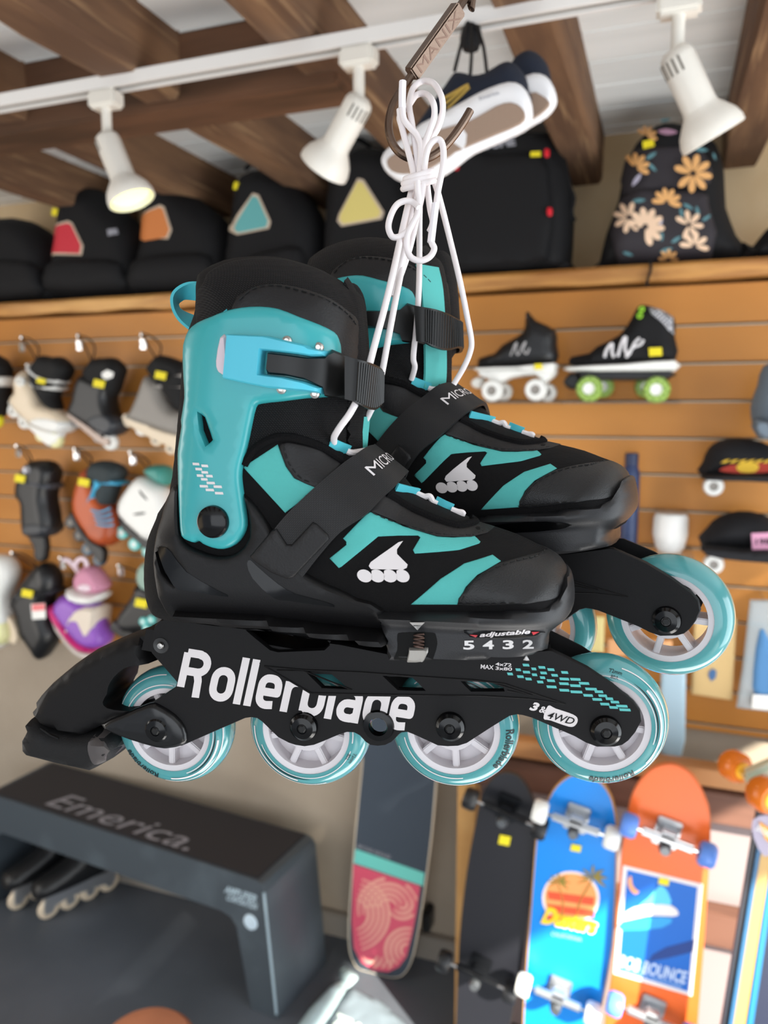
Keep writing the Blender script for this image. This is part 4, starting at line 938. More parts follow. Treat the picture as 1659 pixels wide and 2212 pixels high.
# purple skate
f = WF(180, 1410, D0); o = thing('hanging_skate', 'purple skate with magenta base and cream laces, bottom row', 'inline skate', f, HG)
part(f, o, 'liner', [(160,1250),(176,1225),(197,1229),(217,1256),(222,1274),(205,1284),(168,1278)], .044, .022, M_rose)
part(f, o, 'padded_cuff', [(143,1272),(168,1280),(205,1284),(216,1282),(217,1295),(193,1307),(156,1299)], .050, .014, M_white)
part(f, o, 'tongue_roll', [(172,1262),(190,1255),(206,1262),(204,1277),(180,1278)], .050, .012, mat('pale_pink_pad', 'E3CFD8', .6))
part(f, o, 'boot', [(127,1290),(152,1288),(174,1303),(205,1308),(215,1354),(226,1377),(223,1395),(205,1403),(174,1395),(143,1360),(115,1319)], .048, .026, M_purple)
part(f, o, 'base', [(107,1313),(118,1308),(145,1357),(176,1390),(205,1401),(205,1408),(174,1406),(143,1376),(109,1328)], .044, .008, M_magenta)
part(f, o, 'lace_bundle', [(176,1311),(205,1311),(213,1323),(207,1360),(191,1375),(176,1344),(160,1345),(149,1366),(145,1360),(158,1330)], .053, .008, mat('cream_lace', 'DCCFC0', .7))
part(f, o, 'frame', [(112,1328),(143,1378),(174,1408),(206,1412),(190,1424),(160,1412),(120,1362)], .014, .005, mat('pale_frame', 'BDB5AE', .4))
strap_to(f, o, [(176,1240,-.01),(164,1228,-.015),(166,1212,-.02),(180,1207,-.02),(188,1222,-.012),(176,1240,0),(150,1212,-.02),(134,1208,-.03)], mat('pale_pink_pad', 'E3CFD8', .6), .008)
# dark skate with teal wheels
f = WF(300, 1370, D0); o = thing('hanging_skate', 'dark inline skate with small teal wheels, bottom row behind the brake arm', 'inline skate', f, HG)
part(f, o, 'boot', [(287,1282),(292,1264),(318,1262),(350,1290),(358,1340),(345,1366),(307,1366),(268,1368),(250,1338),(273,1303)], .048, .026, M_blk2)
part(f, o, 'cuff', [(300,1225),(315,1215),(335,1240),(345,1280),(325,1298),(305,1270),(296,1250)], .040, .016, mat('sage_plastic', '8BA598', .5))
part(f, o, 'frame', [(245,1340),(262,1350),(300,1372),(345,1380),(330,1392),(280,1384),(240,1362)], .015, .005, M_blk2)
for x, y in ((311,1342), (328,1338), (318,1357)): wheelY(f, o, x, y, 9, -.05, M_tealwh, M_white, .008, 'spare_wheel')
pricetag(f, o, 305, 1303, -.056, 26, 18); strap_to(f, o, [(306,1228,-.01),(300,1236,-.02),(280,1228,-.03),(260,1223,-.03)])
# cut off by the left edge
f = WF(0, 1400, D0); o = thing('hanging_skate', 'white skate cut off by the left edge, bottom row', 'inline skate', f, HG)
part(f, o, 'boot', [(-60,1220),(-20,1200),(6,1206),(22,1232),(20,1262),(8,1292),(10,1330),(14,1370),(0,1398),(-50,1400)], .048, .026, M_white)
part(f, o, 'toe_cap', [(-50,1340),(0,1335),(16,1360),(8,1392),(-50,1402)], .050, .02, M_pale); part(f, o, 'frame', [(18,1330),(34,1352),(40,1380),(30,1392),(12,1370)], .015, .005, M_cream)
strap_to(f, o, [(-10,1206,0),(-16,1190,.04),(-18,1180,.12)])
f = WF(0, 920, D0); o = thing('hanging_skate', 'black skate cut off by the left edge, with a yellow wheel, top row', 'inline skate', f, HG)
part(f, o, 'boot', [(-70,770),(-20,765),(4,790),(2,840),(-4,880),(-20,910),(-70,900)], .048, .03, M_liner); part(f, o, 'cuff_band', [(-60,820),(0,812),(8,820),(0,836),(-60,840)], .052, .01, M_white)
wheelY(f, o, -8, 908, 15, 0, mat('yellow_wheel', 'E6DC28', .4), M_white); strap_to(f, o, [(-20,768,0),(-24,752,.04),(-26,742,.12)])
# ------------------------------------------------------------------ backpacks on the ledge
def pack(label, outline, Y=2.27, w=.10, r=.07, parts=(), tagpx=None, tagm=None, tagname='triangle_badge', m=M_blk):
    xs = [p[0] for p in outline]; bx = (min(xs)+max(xs))/2
    d = PY(bx, 600, Y); fr = Fr((d[0], Y, LEDZ)); o = thing('backpack', label, 'backpack', fr, 'backpacks on the timber ledge')
    pl = fr.poly(outline, -w*.6); pl[:, 1] = np.maximum(pl[:, 1], .001); pl = smooth(pl, 2); pl[:, 1] = np.maximum(pl[:, 1], .001)
    S = Infl(pl, w, r, .5); body('pack_body', pl, S, m, o, max(.01, np.ptp(pl[:, 0])/22))
    return fr, o, S
def badge(fr, o, px, S, m, rim):
    c = np.mean(px, 0); big = [tuple(c+(np.array(p)-c)*1.14) for p in px]
    a = plate('badge_rim', [fr.poly(big, S)], S, .003, rim, o, .01, .001); plate('badge_face', [fr.poly(px, S)], lambda p: S(p)+.0031, .0012, m, a, .01, .0005)
def pocket(fr, o, px, S, m=M_blk, t=.022, name='front_pocket'):
    pl = smooth(fr.poly(px, lambda p: S(p)+t*.8), 2); pl[:, 1] = np.maximum(pl[:, 1], .004); plate(name, [pl], S, t, m, o, max(.01, np.ptp(pl[:, 0])/16), .014, .004)
def handle(fr, o, px, y=-.0):
    MB().tube([(lambda q: (q[0], y, q[1]))(fr.L(a, b, y)) for a, b in px], .007, 8, 4).build('grab_handle', M_blk, o)
M_rim = mat('badge_rim', 'C9B7A2', .6)
fr, o, S = pack('black backpack cut off by the left edge, leftmost on the ledge', [(-90,490),(-20,466),(40,470),(85,505),(108,560),(112,660),(-90,660)])
pocket(fr, o, [(-60,570),(60,565),(84,600),(84,640),(-60,640)], S); handle(fr, o, [(0,495),(20,478),(45,496)])
fr, o, S = pack('black backpack with a red triangle badge', [(114,520),(122,440),(150,405),(190,400),(235,440),(285,500),(292,640),(104,645),(106,570)])
pocket(fr, o, [(116,580),(230,560),(266,585),(268,628),(112,632)], S); badge(fr, o, [(147,482),(155,486),(176,530),(173,548),(126,556),(121,540),(125,510)], S, mat('red_badge', 'C22B3A', .55), M_rim); handle(fr, o, [(150,408),(160,390),(190,404)])
surfprint(fr, o, 'white_print', [(232,496),(255,494),(258,506),(234,510)], S, 0, mat('grey_print', '9A9AA2', .6)); pricetag(fr, o, 118, 458, -.09, 12, 16)
fr, o, S = pack('black backpack with an orange triangle badge', [(298,520),(306,430),(330,395),(370,392),(420,430),(470,475),(488,560),(486,640),(286,642),(288,560)])
pocket(fr, o, [(300,575),(420,545),(456,565),(462,626),(296,630)], S); badge(fr, o, [(345,448),(353,452),(367,496),(360,513),(316,522),(306,514),(310,492)], S, mat('orange_badge', 'C9793F', .55), M_rim); handle(fr, o, [(326,400),(340,384),(368,396)])
fr, o, S = pack('black backpack with a teal triangle badge', [(490,480),(498,410),(515,372),(560,358),(610,374),(655,420),(684,480),(692,560),(688,640),(478,642),(478,560)])
pocket(fr, o, [(492,570),(620,530),(656,552),(664,622),(488,626)], S); badge(fr, o, [(546,424),(557,427),(580,478),(576,491),(516,503),(507,497),(510,485)], S, mat('teal_badge', '5FA5A6', .55), M_rim); handle(fr, o, [(530,366),(556,346),(590,366)]); pricetag(fr, o, 512, 402, -.09, 14, 16)
fr, o, S = pack('black backpack with a yellow triangle badge', [(694,470),(702,390),(722,345),(770,312),(830,318),(872,360),(892,420),(900,520),(900,640),(690,642),(690,560)])
pocket(fr, o, [(706,560),(840,520),(874,540),(880,620),(700,624)], S); badge(fr, o, [(773,393),(784,395),(823,457),(818,470),(742,484),(734,474),(737,462)], S, mat('yellow_badge', 'D8C878', .55), M_rim); handle(fr, o, [(740,330),(765,300),(800,316)])
fr, o, S = pack('large plain black square backpack with red zip pulls', [(906,380),(920,310),(960,296),(1080,286),(1190,280),(1212,320),(1228,380),(1234,470),(1228,560),(1222,612),(905,640)], Y=2.26, w=.10, r=.035)
pocket(fr, o, [(935,340),(1060,335),(1165,332),(1185,400),(1180,560),(1050,590),(935,600)], S, t=.02)
mb = MB(); ink(mb, fr, text_px('OUME', 1040, 323, 1114, 313, 16, bold=.05), lambda p: S(p), .004); mb.build('brand_lettering', mat('grey_print', '9A9AA2', .6), o)
for x, y in ((1181,330), (985,358), (1187,457)): part(fr, o, 'zip_pull', [(x-5,y-8),(x+5,y-8),(x+5,y+8),(x-5,y+8)], .005, .003, mat('red_zip_pull', 'D2182A', .5), y0=-.125)
flat(fr, o, 'price_tag', [(1146,328),(1168,327),(1168,338),(1146,339)], -.122, M_tag, .001)
q0 = [(1216,345),(1228,400),(1238,430),(1232,460),(1240,478)]; MB().tube([(lambda q: (q[0], -.04, q[1]))(fr.L(a, b, -.04)) for a, b in q0], .008, 6, 3).build('side_strap', M_blk, o)
handle(fr, o, [(1030,290),(1060,272),(1100,286)])
# flowered backpack
M_flb = mat('aubergine_black', '2A262B', .75)
fr, o, S = pack('black backpack printed with peach flowers and teal leaves', [(1292,560),(1306,500),(1333,425),(1345,360),(1372,300),(1415,262),(1455,254),(1505,270),(1550,300),(1568,360),(1572,440),(1594,500),(1602,590),(1288,590)], Y=2.27, w=.10, r=.07)
pocket(fr, o, [(1338,430),(1440,408),(1520,412),(1532,440),(1534,570),(1336,575)], S, M_flb, .022)
pocket(fr, o, [(1350,345),(1400,318),(1500,316),(1530,345),(1534,395),(1440,408),(1345,420)], S, M_flb, .008, 'front_panel')
PS = lambda p: S(p)+.024
M_pch, M_pch2, M_leaf, M_lil = mat('peach_print', 'D9A468', .65), mat('pale_peach_print', 'E3C3A6', .65), mat('teal_leaf_print', '56828A', .65), mat('lilac_print', 'B9B6CC', .65)
def flower(x, y, r, a0, n, m, spread=6.28):
    mb = MB()
    for k in range(n):
        a = a0+spread*k/max(n-1 if spread < 6 else n, 1); c, s = math.cos(a), math.sin(a)
        px = [(x+c*u*r-s*v*r*.9, y+s*u*r+c*v*r*.9) for u, v in ((.12, 0), (.4, -.16), (.8, -.2), (1, -.06), (.95, .1), (.7, .2), (.35, .13))]
        pl = fr.poly(px, PS); prt('', [smooth(pl, 2)], PS, .0012+k*.0001, None, None, .02, mb=mb)
    mb.build('flower_print', m, o)
def leaf(x, y, L, a, m=None):
    c, s = math.cos(a), math.sin(a); px = [(x+c*u*L-s*v*L, y+s*u*L+c*v*L) for u, v in ((0, 0), (.35, -.15), (.7, -.12), (1, 0), (.7, .12), (.35, .14))]
    prt('leaf_print', [smooth(fr.poly(px, PS), 2)], PS, .0010, m or M_leaf, o, .02)
flower(1497, 375, 42, -2.8, 8, M_pch, 5.2); flower(1372, 362, 32, -2.2, 5, M_pch, 2.6); flower(1440, 438, 32, -3.0, 6, M_pch, 3.2); flower(1358, 470, 34, 1.0, 6, M_pch2, 4)
flower(1394, 490, 42, -2.9, 8, M_pch2, 4.2); flower(1488, 486, 32, -2.6, 6, M_pch2, 4.5); flower(1500, 532, 32, -3.0, 5, M_pch2, 3.2); flower(1444, 560, 22, -3.1, 5, M_pch, 3.2); flower(1396, 296, 24, -2.4, 5, M_pch, 2.6)
for a_ in ((1395,345,28,-.6), (1400,352,26,.8), (1500,322,30,.1), (1497,312,18,-1.5), (1365,435,30,-.1), (1475,440,26,.5), (1470,448,24,1.4), (1510,470,26,-1.8), (1516,478,24,-.6), (1425,545,30,-.3), (1450,525,26,-.6), (1345,545,24,.3), (1430,500,22,1.6), (1540,330,18,1.2), (1425,262,24,-.2)): leaf(*a_)
leaf(1420, 284, 44, .05, mat('mauve_print', 'A87F96', .65)); leaf(1385, 375, 34, 2.2, M_lil); leaf(1430, 470, 20, 1.8, M_lil)
flat(fr, o, 'price_tag', [(1388,306),(1412,300),(1414,316),(1390,322)], -.10, M_tag, .001)
MB().tube([(lambda q: (q[0], q_, q[1]))(fr.L(a, b, q_)) for a, b, q_ in ((1404,560,-.12),(1406,580,-.125),(1400,600,-.125),(1396,618,-.125))], .004, 6, 3).build('hanging_strap', M_blk, o)
fr, o, S = pack('black bag cut off by the right edge, beside the flowered backpack', [(1602,540),(1608,515),(1628,527),(1658,490),(1700,480),(1740,600),(1602,600)], Y=2.25, w=.07, r=.05)
pocket(fr, o, [(1640,535),(1700,520),(1705,590),(1640,592)], S)
# ------------------------------------------------------------------ lighting track and spotlights
M_trk = mat('white_track', 'E7E5E2', .35); M_spot = mat('cream_white_lamp', 'E3DFD6', .32); M_dk = mat('track_slot', '8A847C', .6)
TY, TZ = 1.40, 2.315
tr = thing('lighting_track', 'long white lighting track under the timber joists', 'light track', loc=(-2.6, TY, TZ))
MB().box((0, -.018, 0), (4.3, .018, .016), bev=.002).box((0, -.018, -.010), (4.3, -.011, .002)).box((0, .011, -.010), (4.3, .018, .002)).build('rail', M_trk, tr)
MB().box((0, -.010, -.004), (4.3, .010, .001)).build('slot', M_dk, tr)
def spot(px, py, dirpx, label, lit, sc=1.0):
    t = PY(px, py, TY); x = t[0]; o = thing('track_spotlight', label, 'spotlight', loc=(x, TY, TZ-.010), group='white spotlights on the track')
    MB().box((-.034, -.020, -.034), (.034, .020, 0), bev=.006).build('adapter', M_spot, o)
    j = np.array([0, 0, -.095]); MB().tube([(0, 0, -.03), (0, 0, -.06), (0, 0, -.095)], .0105, 12, 3).build('stem', M_spot, o)
    d = PY(dirpx[0], dirpx[1], TY-dirpx[2])-np.array([x, TY, TZ-.105]); d /= np.linalg.norm(d)
    M = Matrix.Translation(Vector(j)) @ Vector(d).to_track_quat('Z', 'Y').to_matrix().to_4x4() @ Matrix.Scale(sc, 4)
    prof = [(0, -.018), (.020, -.016), (.030, -.008), (.034, .004), (.034, .105), (.036, .112), (.046, .125), (.058, .142), (.064, .160), (.064, .172), (.060, .174), (.055, .150), (.040, .125), (0, .118)]
    h = MB().lathe(prof, n=40, axis='Z', M=M).build('lamp_head', M_spot, o, 40)
    for k in range(7):                                # cooling slots
        a = k*math.pi/9+.55
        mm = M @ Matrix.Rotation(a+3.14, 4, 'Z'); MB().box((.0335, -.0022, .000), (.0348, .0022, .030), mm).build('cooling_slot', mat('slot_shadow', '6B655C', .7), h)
    b = MB().lathe([(0, .150), (.035, .152), (.052, .162), (.053, .150), (0, .140)], n=32, axis='Z', M=M)
    b.build('bulb', mat('lit_bulb', 'FFF6C8', .3, emit=('F4FF8A', 1.5)) if lit else mat('unlit_bulb', 'D8D4C8', .2), o, 60)
    if lit:
        l = light('SPOT', 'bulb_light', (0, 0, 0), (0, 0, -1), 6, (1, .9, .6), spot_size=1.3, spot_blend=.6, shadow_soft_size=.05)
        l.parent = o; p = M @ Vector((0, 0, .19)); l.location = p; l.rotation_euler = Vector(d).to_track_quat('-Z', 'Y').to_euler()
    return o
spot(228, 205, (276, 410, -.005), 'white track spotlight with its bulb lit yellow', True, .78)
spot(775, 105, (706, 350, -.03), 'unlit white spotlight just left of the metal hook', False, .78)
spot(1468, -5, (1530, 272, -.03), 'large unlit white spotlight near the top right corner', False, .80)
# ------------------------------------------------------------------ canvas shoes hanging from the track
M_navy = mat('navy_canvas', '141C2C', .85, bump=('weave', 300, .4)); M_rubw = mat('white_rubber', 'E8E8EA', .45); M_gum = mat('tan_gum_sole', '97806F', .7, bump=('brick', 60, 1.0)); M_gold = mat('gold_stripe', 'A88936', .5)
SHY = 1.16
def shoe(label, fox, upper, sole, extra, Y):
    cx = np.mean(fox, 0); fr = WF(cx[0], cx[1], Y); o = thing('canvas_shoe', label, 'shoe', fr, 'hanging pair of canvas shoes')
    part(fr, o, 'upper', upper, .040, .03, M_navy, y0=.03)
    fx = part(fr, o, 'rubber_sidewall', fox, .019, .010, M_rubw, y0=0)
    q = smooth(fr.poly(sole, -.019), 2); plate('outsole', [q], .0175, .004, M_gum, fx, .008, .002)
    return fr, o, fx
fr, o, fx = shoe('navy shoe with white sidewall and tan sole, the nearer one hanging', [(824,337),(838,318),(871,298),(910,265),(960,240),(1018,207),(1057,188),(1099,175),(1127,182),(1143,207),(1149,240),(1138,268),(1085,298),(1021,326),(991,348),(957,373),(905,393),(869,393),(835,373),(823,354)],
    [(890,285),(902,257),(956,182),(971,160),(982,150),(1002,151),(1021,156),(1046,151),(1077,132),(1099,126),(1118,136),(1132,157),(1138,185),(1136,215),(1040,250),(950,280)],
    [(835,351),(844,337),(880,318),(952,279),(1016,260),(1071,229),(1104,221),(1127,232),(1135,251),(1124,268),(1074,290),(1021,312),(985,329),(957,348),(913,371),(871,376),(844,368)], None, SHY)
for a_, b_ in (((957,214),(1008,184)), ((962,224),(1012,182)), ((966,235),(1014,188))):
    MB().tube([(lambda q: (q[0], -.012, q[1]))(fr.L(x, y, -.012)) for x, y in (a_, b_)], .002, 5, 1).build('side_stripe', M_gold, o)
mb = MB(); ink(mb, fr, text_px('Emerica.', 1036, 216, 1080, 202, 7, bold=.02), .0192, .0006); mb.build('brand_lettering', mat('grey_print', '9A9AA2', .6), fx)
plate('sole_emblem', [fr.poly([(976,305),(1000,279),(1008,290),(1006,310),(1000,322),(988,314)], -.022)], .0215, .001, M_rubw, fx, .006, 0)
fr2, o2, fx2 = shoe('navy shoe with white sidewall, hanging half hidden behind its pair', [(1060,260),(1100,200),(1135,162),(1168,157),(1188,171),(1200,199),(1199,221),(1179,246),(1143,268),(1110,288),(1070,292)],
    [(1070,200),(1103,127),(1121,110),(1140,102),(1160,108),(1179,129),(1187,160),(1190,190),(1150,225),(1100,240)],
    [(1110,240),(1146,201),(1168,204),(1188,221),(1179,237),(1152,257),(1120,270)], None, SHY+.09)
for lab, px in (('black shoelace running from the track to the nearer shoe', [(1012,20,1.38),(1008,50,1.36),(995,100,1.24),(982,152,1.19)]), ('black shoelace tied at the track, holding the shoe pair', [(1014,10,1.38),(1018,60,1.36),(1019,110,1.25),(1016,160,1.19)]), ('black shoelace running from the track to the farther shoe', [(1016,12,1.38),(1030,60,1.36),(1044,100,1.30),(1052,160,1.26)])):
    p = [PY(x, y, Y) for x, y, Y in px]; p[0][2] = TZ-.004; p[0][1] = TY
    tag(MB().tube(p, .0028, 6, 4).build('shoelace', M_blk), lab, 'shoelace', 'black laces of the hanging shoes')
c = PY(1012, 36, 1.375); tag(MB().lathe([(0, -.022), (.014, -.018), (.020, 0), (.015, .02), (0, .024)], (c[0], TY-.005, TZ-.028), 12, axis='Z').build('lace_knot', M_blk), 'black knot of shoelaces just below the lighting track', 'knot')
# ------------------------------------------------------------------ right wall: roller skates, caps, bottle
def quad(label, fr, boot, sole, platep, wheels, wm, stop, extra):
    o = thing('roller_skate', label, 'roller skate', fr, 'quad roller skates on the slatwall')
    bo = part(fr, o, 'boot', boot, .042, .03, M_blk2 if wm is M_white else M_blk)
    part(fr, o, 'sole', sole, .046, .006, M_white); part(fr, o, 'chassis', platep, .034, .006, M_white if wm is M_white else M_blk2)
    for x, y, r, yy in wheels: wheelY(fr, o, x, y, r, yy, wm, M_greyb if wm is M_white else M_white, .016)
    part(fr, o, 'toe_stop', stop, .02, .008, M_white if wm is M_white else M_blk2); return o, bo
fr = WF(1120, 868, 2.06)
o, bo = quad('black roller skate on clear white wheels, left of the two', fr, [(1029,786),(1033,772),(1066,762),(1082,744),(1119,723),(1131,707),(1133,676),(1140,672),(1156,691),(1197,711),(1201,744),(1199,786),(1123,790),(1033,794)],
    [(1027,793),(1120,790),(1197,782),(1201,797),(1192,812),(1120,800),(1035,803)], [(1038,800),(1192,800),(1186,822),(1172,828),(1158,812),(1103,818),(1080,828),(1044,816)],
    [(1064,844,23,-.04),(1088,846,20,.04),(1158,842,23,-.04),(1183,848,20,.04)], M_white, [(1016,826),(1028,814),(1046,818),(1040,838),(1024,838)], None)
def scribble(fr, o, pts, y, m, r=.003): MB().tube([(lambda q: (q[0], y, q[1]))(fr.L(a, b, y)) for a, b in pts], r, 6, 4).build('script_print', m, o)
M_scr = mat('silver_script', 'A9A6A6', .5); M_scrw = mat('white_script', 'D9D6D8', .5)
scribble(fr, o, [(1103,768),(1110,750),(1116,740),(1114,758),(1120,766),(1128,748),(1136,738),(1130,756),(1138,764),(1144,752)], -.041, M_scr, .0022); pricetag(fr, o, 1163, 792, -.05, 17, 12, -.05)
fr = WF(1340, 866, 2.06)
o, bo = quad('black roller skate with checked collar and green wheels, right of the two', fr, [(1229,786),(1232,770),(1271,762),(1287,748),(1336,723),(1361,690),(1375,664),(1389,656),(1422,665),(1457,686),(1458,727),(1458,782),(1348,788),(1267,794)],
    [(1226,791),(1348,784),(1458,776),(1458,802),(1348,804),(1230,803)], [(1245,803),(1449,802),(1447,817),(1420,822),(1270,822),(1252,814)],
    [(1273,840,27,-.04),(1302,836,24,.04),(1418,842,27,-.04),(1396,836,24,.04)], mat('green_wheel', '6F8F3A', .35, mix=('checker', 120, '9DBB5A', 0, 1)), [(1216,826),(1232,806),(1254,810),(1250,836),(1232,842)], None)
M_chk = mat('houndstooth', '23242A', .7, mix=('checker', 170, 'C9CAD0', 0, 1))
part(fr, o, 'checked_collar', [(1396,660),(1426,666),(1455,684),(1457,725),(1441,719),(1402,684)], .044, .012, M_chk, sm=1)
for pts in ([(1306,772),(1310,756),(1322,742),(1322,760),(1326,772)], [(1334,770),(1344,738),(1352,728),(1350,754),(1358,766),(1370,742),(1382,730)], [(1352,772),(1366,752),(1384,744),(1390,734)]): scribble(fr, o, pts, -.041, M_scrw, .0038)
for x, y in ((1386,668), (1382,682)): wheelY(fr, o, x, y, 6, -.044, mat('lime_eyelet', '8FC92E', .5), None, .004, 'eyelet')
pricetag(fr, o, 1416, 760, -.05, 28, 18, -.05)
def shelfplate(label, x0, x1, py, Y0):
    a, b = PY(x0, py, Y0), PY(x1, py, Y0); o = MB().box((a[0], Y0-.02, a[2]-.003), (b[0], WY-.010, a[2]), bev=.0008).build('acrylic_shelf', M_clear); return tag(o, label, 'shelf', 'clear shelves on the slatwall')
shelfplate('thin clear shelf under the left roller skate', 1010, 1205, 869, 2.03); shelfplate('thin clear shelf under the right roller skate', 1215, 1470, 869, 2.03); shelfplate('thin clear shelf under the bottle and white cup', 1320, 1500, 1192, 2.06)
M_capb = mat('black_cap_cloth', '17171B', .85)
def cap(label, crown, brim, Y, m, basepx, fn):
    fr = WF(*basepx, Y); o = thing('cap', label, 'cap', fr, 'caps hanging on the slatwall'); part(fr, o, 'crown', crown, .075, .06, m); part(fr, o, 'brim', brim, .055, .006, m, y0=-.06); fn(fr, o); return o
def f1_(fr, o):
    S = lambda y: y
    for px, m in (([(1553,1016),(1580,1004),(1610,1004),(1640,1000),(1680,1006),(1670,1018),(1630,1022),(1590,1022)], mat('flame_red', 'A8301E', .6)), ([(1590,1008),(1608,998),(1630,1000),(1640,1008),(1630,1020),(1600,1020)], mat('flame_gold', 'D8B02C', .6))):
        flat(fr, o, 'flame_print', px, -.076 if m.name == 'flame_red' else -.078, m, .001, 2)
    for k in range(6): x = 1556+k*18; flat(fr, o, 'flame_tongue', [(x,1000),(x+10,994),(x+22,992),(x+12,1000)], -.076, mat('flame_gold', 'D8B02C', .6), .001)
cap('black cap with a red and gold flame print, upper right', [(1518,1032),(1519,1000),(1532,970),(1556,953),(1600,947),(1650,956),(1690,980),(1705,1030)], [(1520,1028),(1600,1026),(1705,1028),(1712,1044),(1600,1040),(1524,1038)], 2.08, M_capb, (1600, 1040), f1_)
def f2_(fr, o): flat(fr, o, 'pink_patch', [(1623,1152),(1672,1150),(1674,1186),(1625,1187)], -.077, mat('pink_patch', 'D79AB8', .6), .002); inkY(fr, o, 'patch_lettering', ('198', 1632, 1176, 1664, 1175, 12), -.0792, M_capb, bold=.02)
cap('black cap with a pink patch, below the flame cap', [(1516,1182),(1528,1145),(1556,1120),(1600,1108),(1650,1114),(1690,1140),(1705,1185)], [(1520,1180),(1600,1188),(1705,1190),(1712,1216),(1600,1212),(1526,1200)], 2.08, M_capb, (1600, 1212), f2_)
def f3_(fr, o): wheelY(fr, o, 1690, 775, 5, -.05, M_greyb, None, .004, 'top_button')
cap('slate grey cap hanging at the right edge, mostly out of view', [(1652,790),(1640,830),(1624,880),(1632,925),(1655,945),(1710,945),(1740,850),(1700,780)], [(1630,905),(1700,925),(1740,940),(1700,952),(1640,945)], 2.06, mat('slate_cloth', '687480', .85), (1690, 950), f3_)
for (x, y, l) in ((1541,1050,'white round skate wheel on a peg below the flame cap'), (1541,1218,'white round skate wheel on a peg below the pink patch cap')):
    fr = WF(x, y, 2.08); o = thing('peg_wheel', l, 'peg', fr, 'white wheels on pegs'); wheelY(fr, o, x, y, 20, 0, M_white, M_greyb, .014, 'tyre'); MB().tube([(0, 0, 0), (0, .06, 0), (0, .118, 0)], .004, 8, 1).build('peg', M_chrome, o)  # skate wheel shown on a wall peg
fr = WF(1356, 1191, 2.12); z0 = fr.L(1356, 1191)[1]
o = thing('water_bottle', 'navy water bottle standing on the clear shelf', 'bottle', fr); h = abs(fr.L(1356, 978)[1])
MB().lathe([(0, .0), (.021, .002), (.023, .01), (.023, h*.78), (.019, h*.84), (.016, h*.88), (0, h*.88)], n=28, axis='Z').build('bottle_body', mat('navy_enamel', '27365A', .35), o); MB().lathe([(0, h*.88), (.0175, h*.88), (.0175, h*.99), (.015, h), (0, h)], n=24, axis='Z').build('bottle_cap', mat('navy_cap', '1F2B4A', .4), o)
fr = WF(1446, 1191, 2.12); h = abs(fr.L(1446, 1106)[1])
o = thing('tumbler', 'white insulated tumbler standing beside the navy bottle', 'cup', fr)
MB().lathe([(0, 0), (.028, .001), (.036, .012), (.044, h*.45), (.043, h*.85), (.038, h*.97), (0, h*.97)], n=36, axis='Z').build('tumbler_body', mat('white_enamel', 'E4E4E2', .3), o); MB().lathe([(0, h*.96), (.040, h*.96), (.040, h), (0, h+.003)], n=30, axis='Z').build('tumbler_lid', M_clear, o)
# packages on the lower right of the slatwall
def pkg(name, label, cat, px, Y, m, w=.006, fn=None, grp=None):
    bx = np.mean(px, 0); fr = WF(bx[0], max(p[1] for p in px), Y); o = thing(name, label, cat, fr, grp); part(fr, o, 'backing', px, w, min(w, .006), m, sm=1)
    t = min(px, key=lambda p: p[1]); a = fr.L(bx[0], t[1]+4, 0); MB().tube([(a[0], 0, a[1]), (a[0], (WY-Y)*.5, a[1]+.004), (a[0], WY-Y-.008, a[1]+.004)], .0025, 6, 2).build('hanging_peg', M_chrome, o)
    if fn: fn(fr, o)
    return o
M_kraft = mat('kraft_card', 'C9AC78', .8); M_bag = mat('clear_bag', 'B8C6CC', .25, alpha=.55, spec=.5)
pkg('card_package', 'tan card package with a small blue star, behind the front skate wheels', 'package', [(1500,1330),(1592,1335),(1582,1514),(1492,1500)], 2.12, M_kraft, fn=lambda fr, o: flat(fr, o, 'blue_star', [(1532,1450),(1540,1444),(1548,1450),(1546,1464),(1536,1472),(1530,1460)], -.008, mat('blue_ink', '3C6492', .6), .0006), grp='packages on the slatwall')
pkg('card_package', 'pale yellow card package between the two skate wheels', 'package', [(1262,1330),(1306,1332),(1304,1410),(1262,1408)], 2.12, mat('pale_yellow_card', 'CFC084', .8), grp='packages on the slatwall')
pkg('card_package', 'small orange and pink package seen through the rear skate wheel', 'package', [(1312,1380),(1452,1384),(1452,1410),(1312,1420)], 2.12, mat('peach_card', 'D8A070', .8), grp='packages on the slatwall')
pkg('plastic_sleeve', 'long pale blue plastic sleeve hanging below the rear skate wheel', 'package', [(1428,1440),(1482,1444),(1480,1600),(1472,1634),(1440,1640),(1424,1620)], 2.10, mat('pale_blue_sleeve', 'A9C4D2', .35), grp='packages on the slatwall')
def fb(fr, o):
    part(fr, o, 'folded_cloth', [(1640,1360),(1662,1380),(1700,1500),(1690,1530),(1632,1510),(1626,1450)], .012, .01, mat('blue_cloth', '4E80B0', .8), y0=-.004)
    flat(fr, o, 'white_label', [(1626,1500),(1690,1504),(1690,1536),(1624,1530)], -.020, M_white, .001)
pkg('clothing_package', 'clear bag holding folded blue cloth, at the right edge', 'package', [(1620,1296),(1720,1296),(1720,1545),(1590,1530),(1604,1440)], 2.10, M_bag, .010, fb, grp='packages on the slatwall')
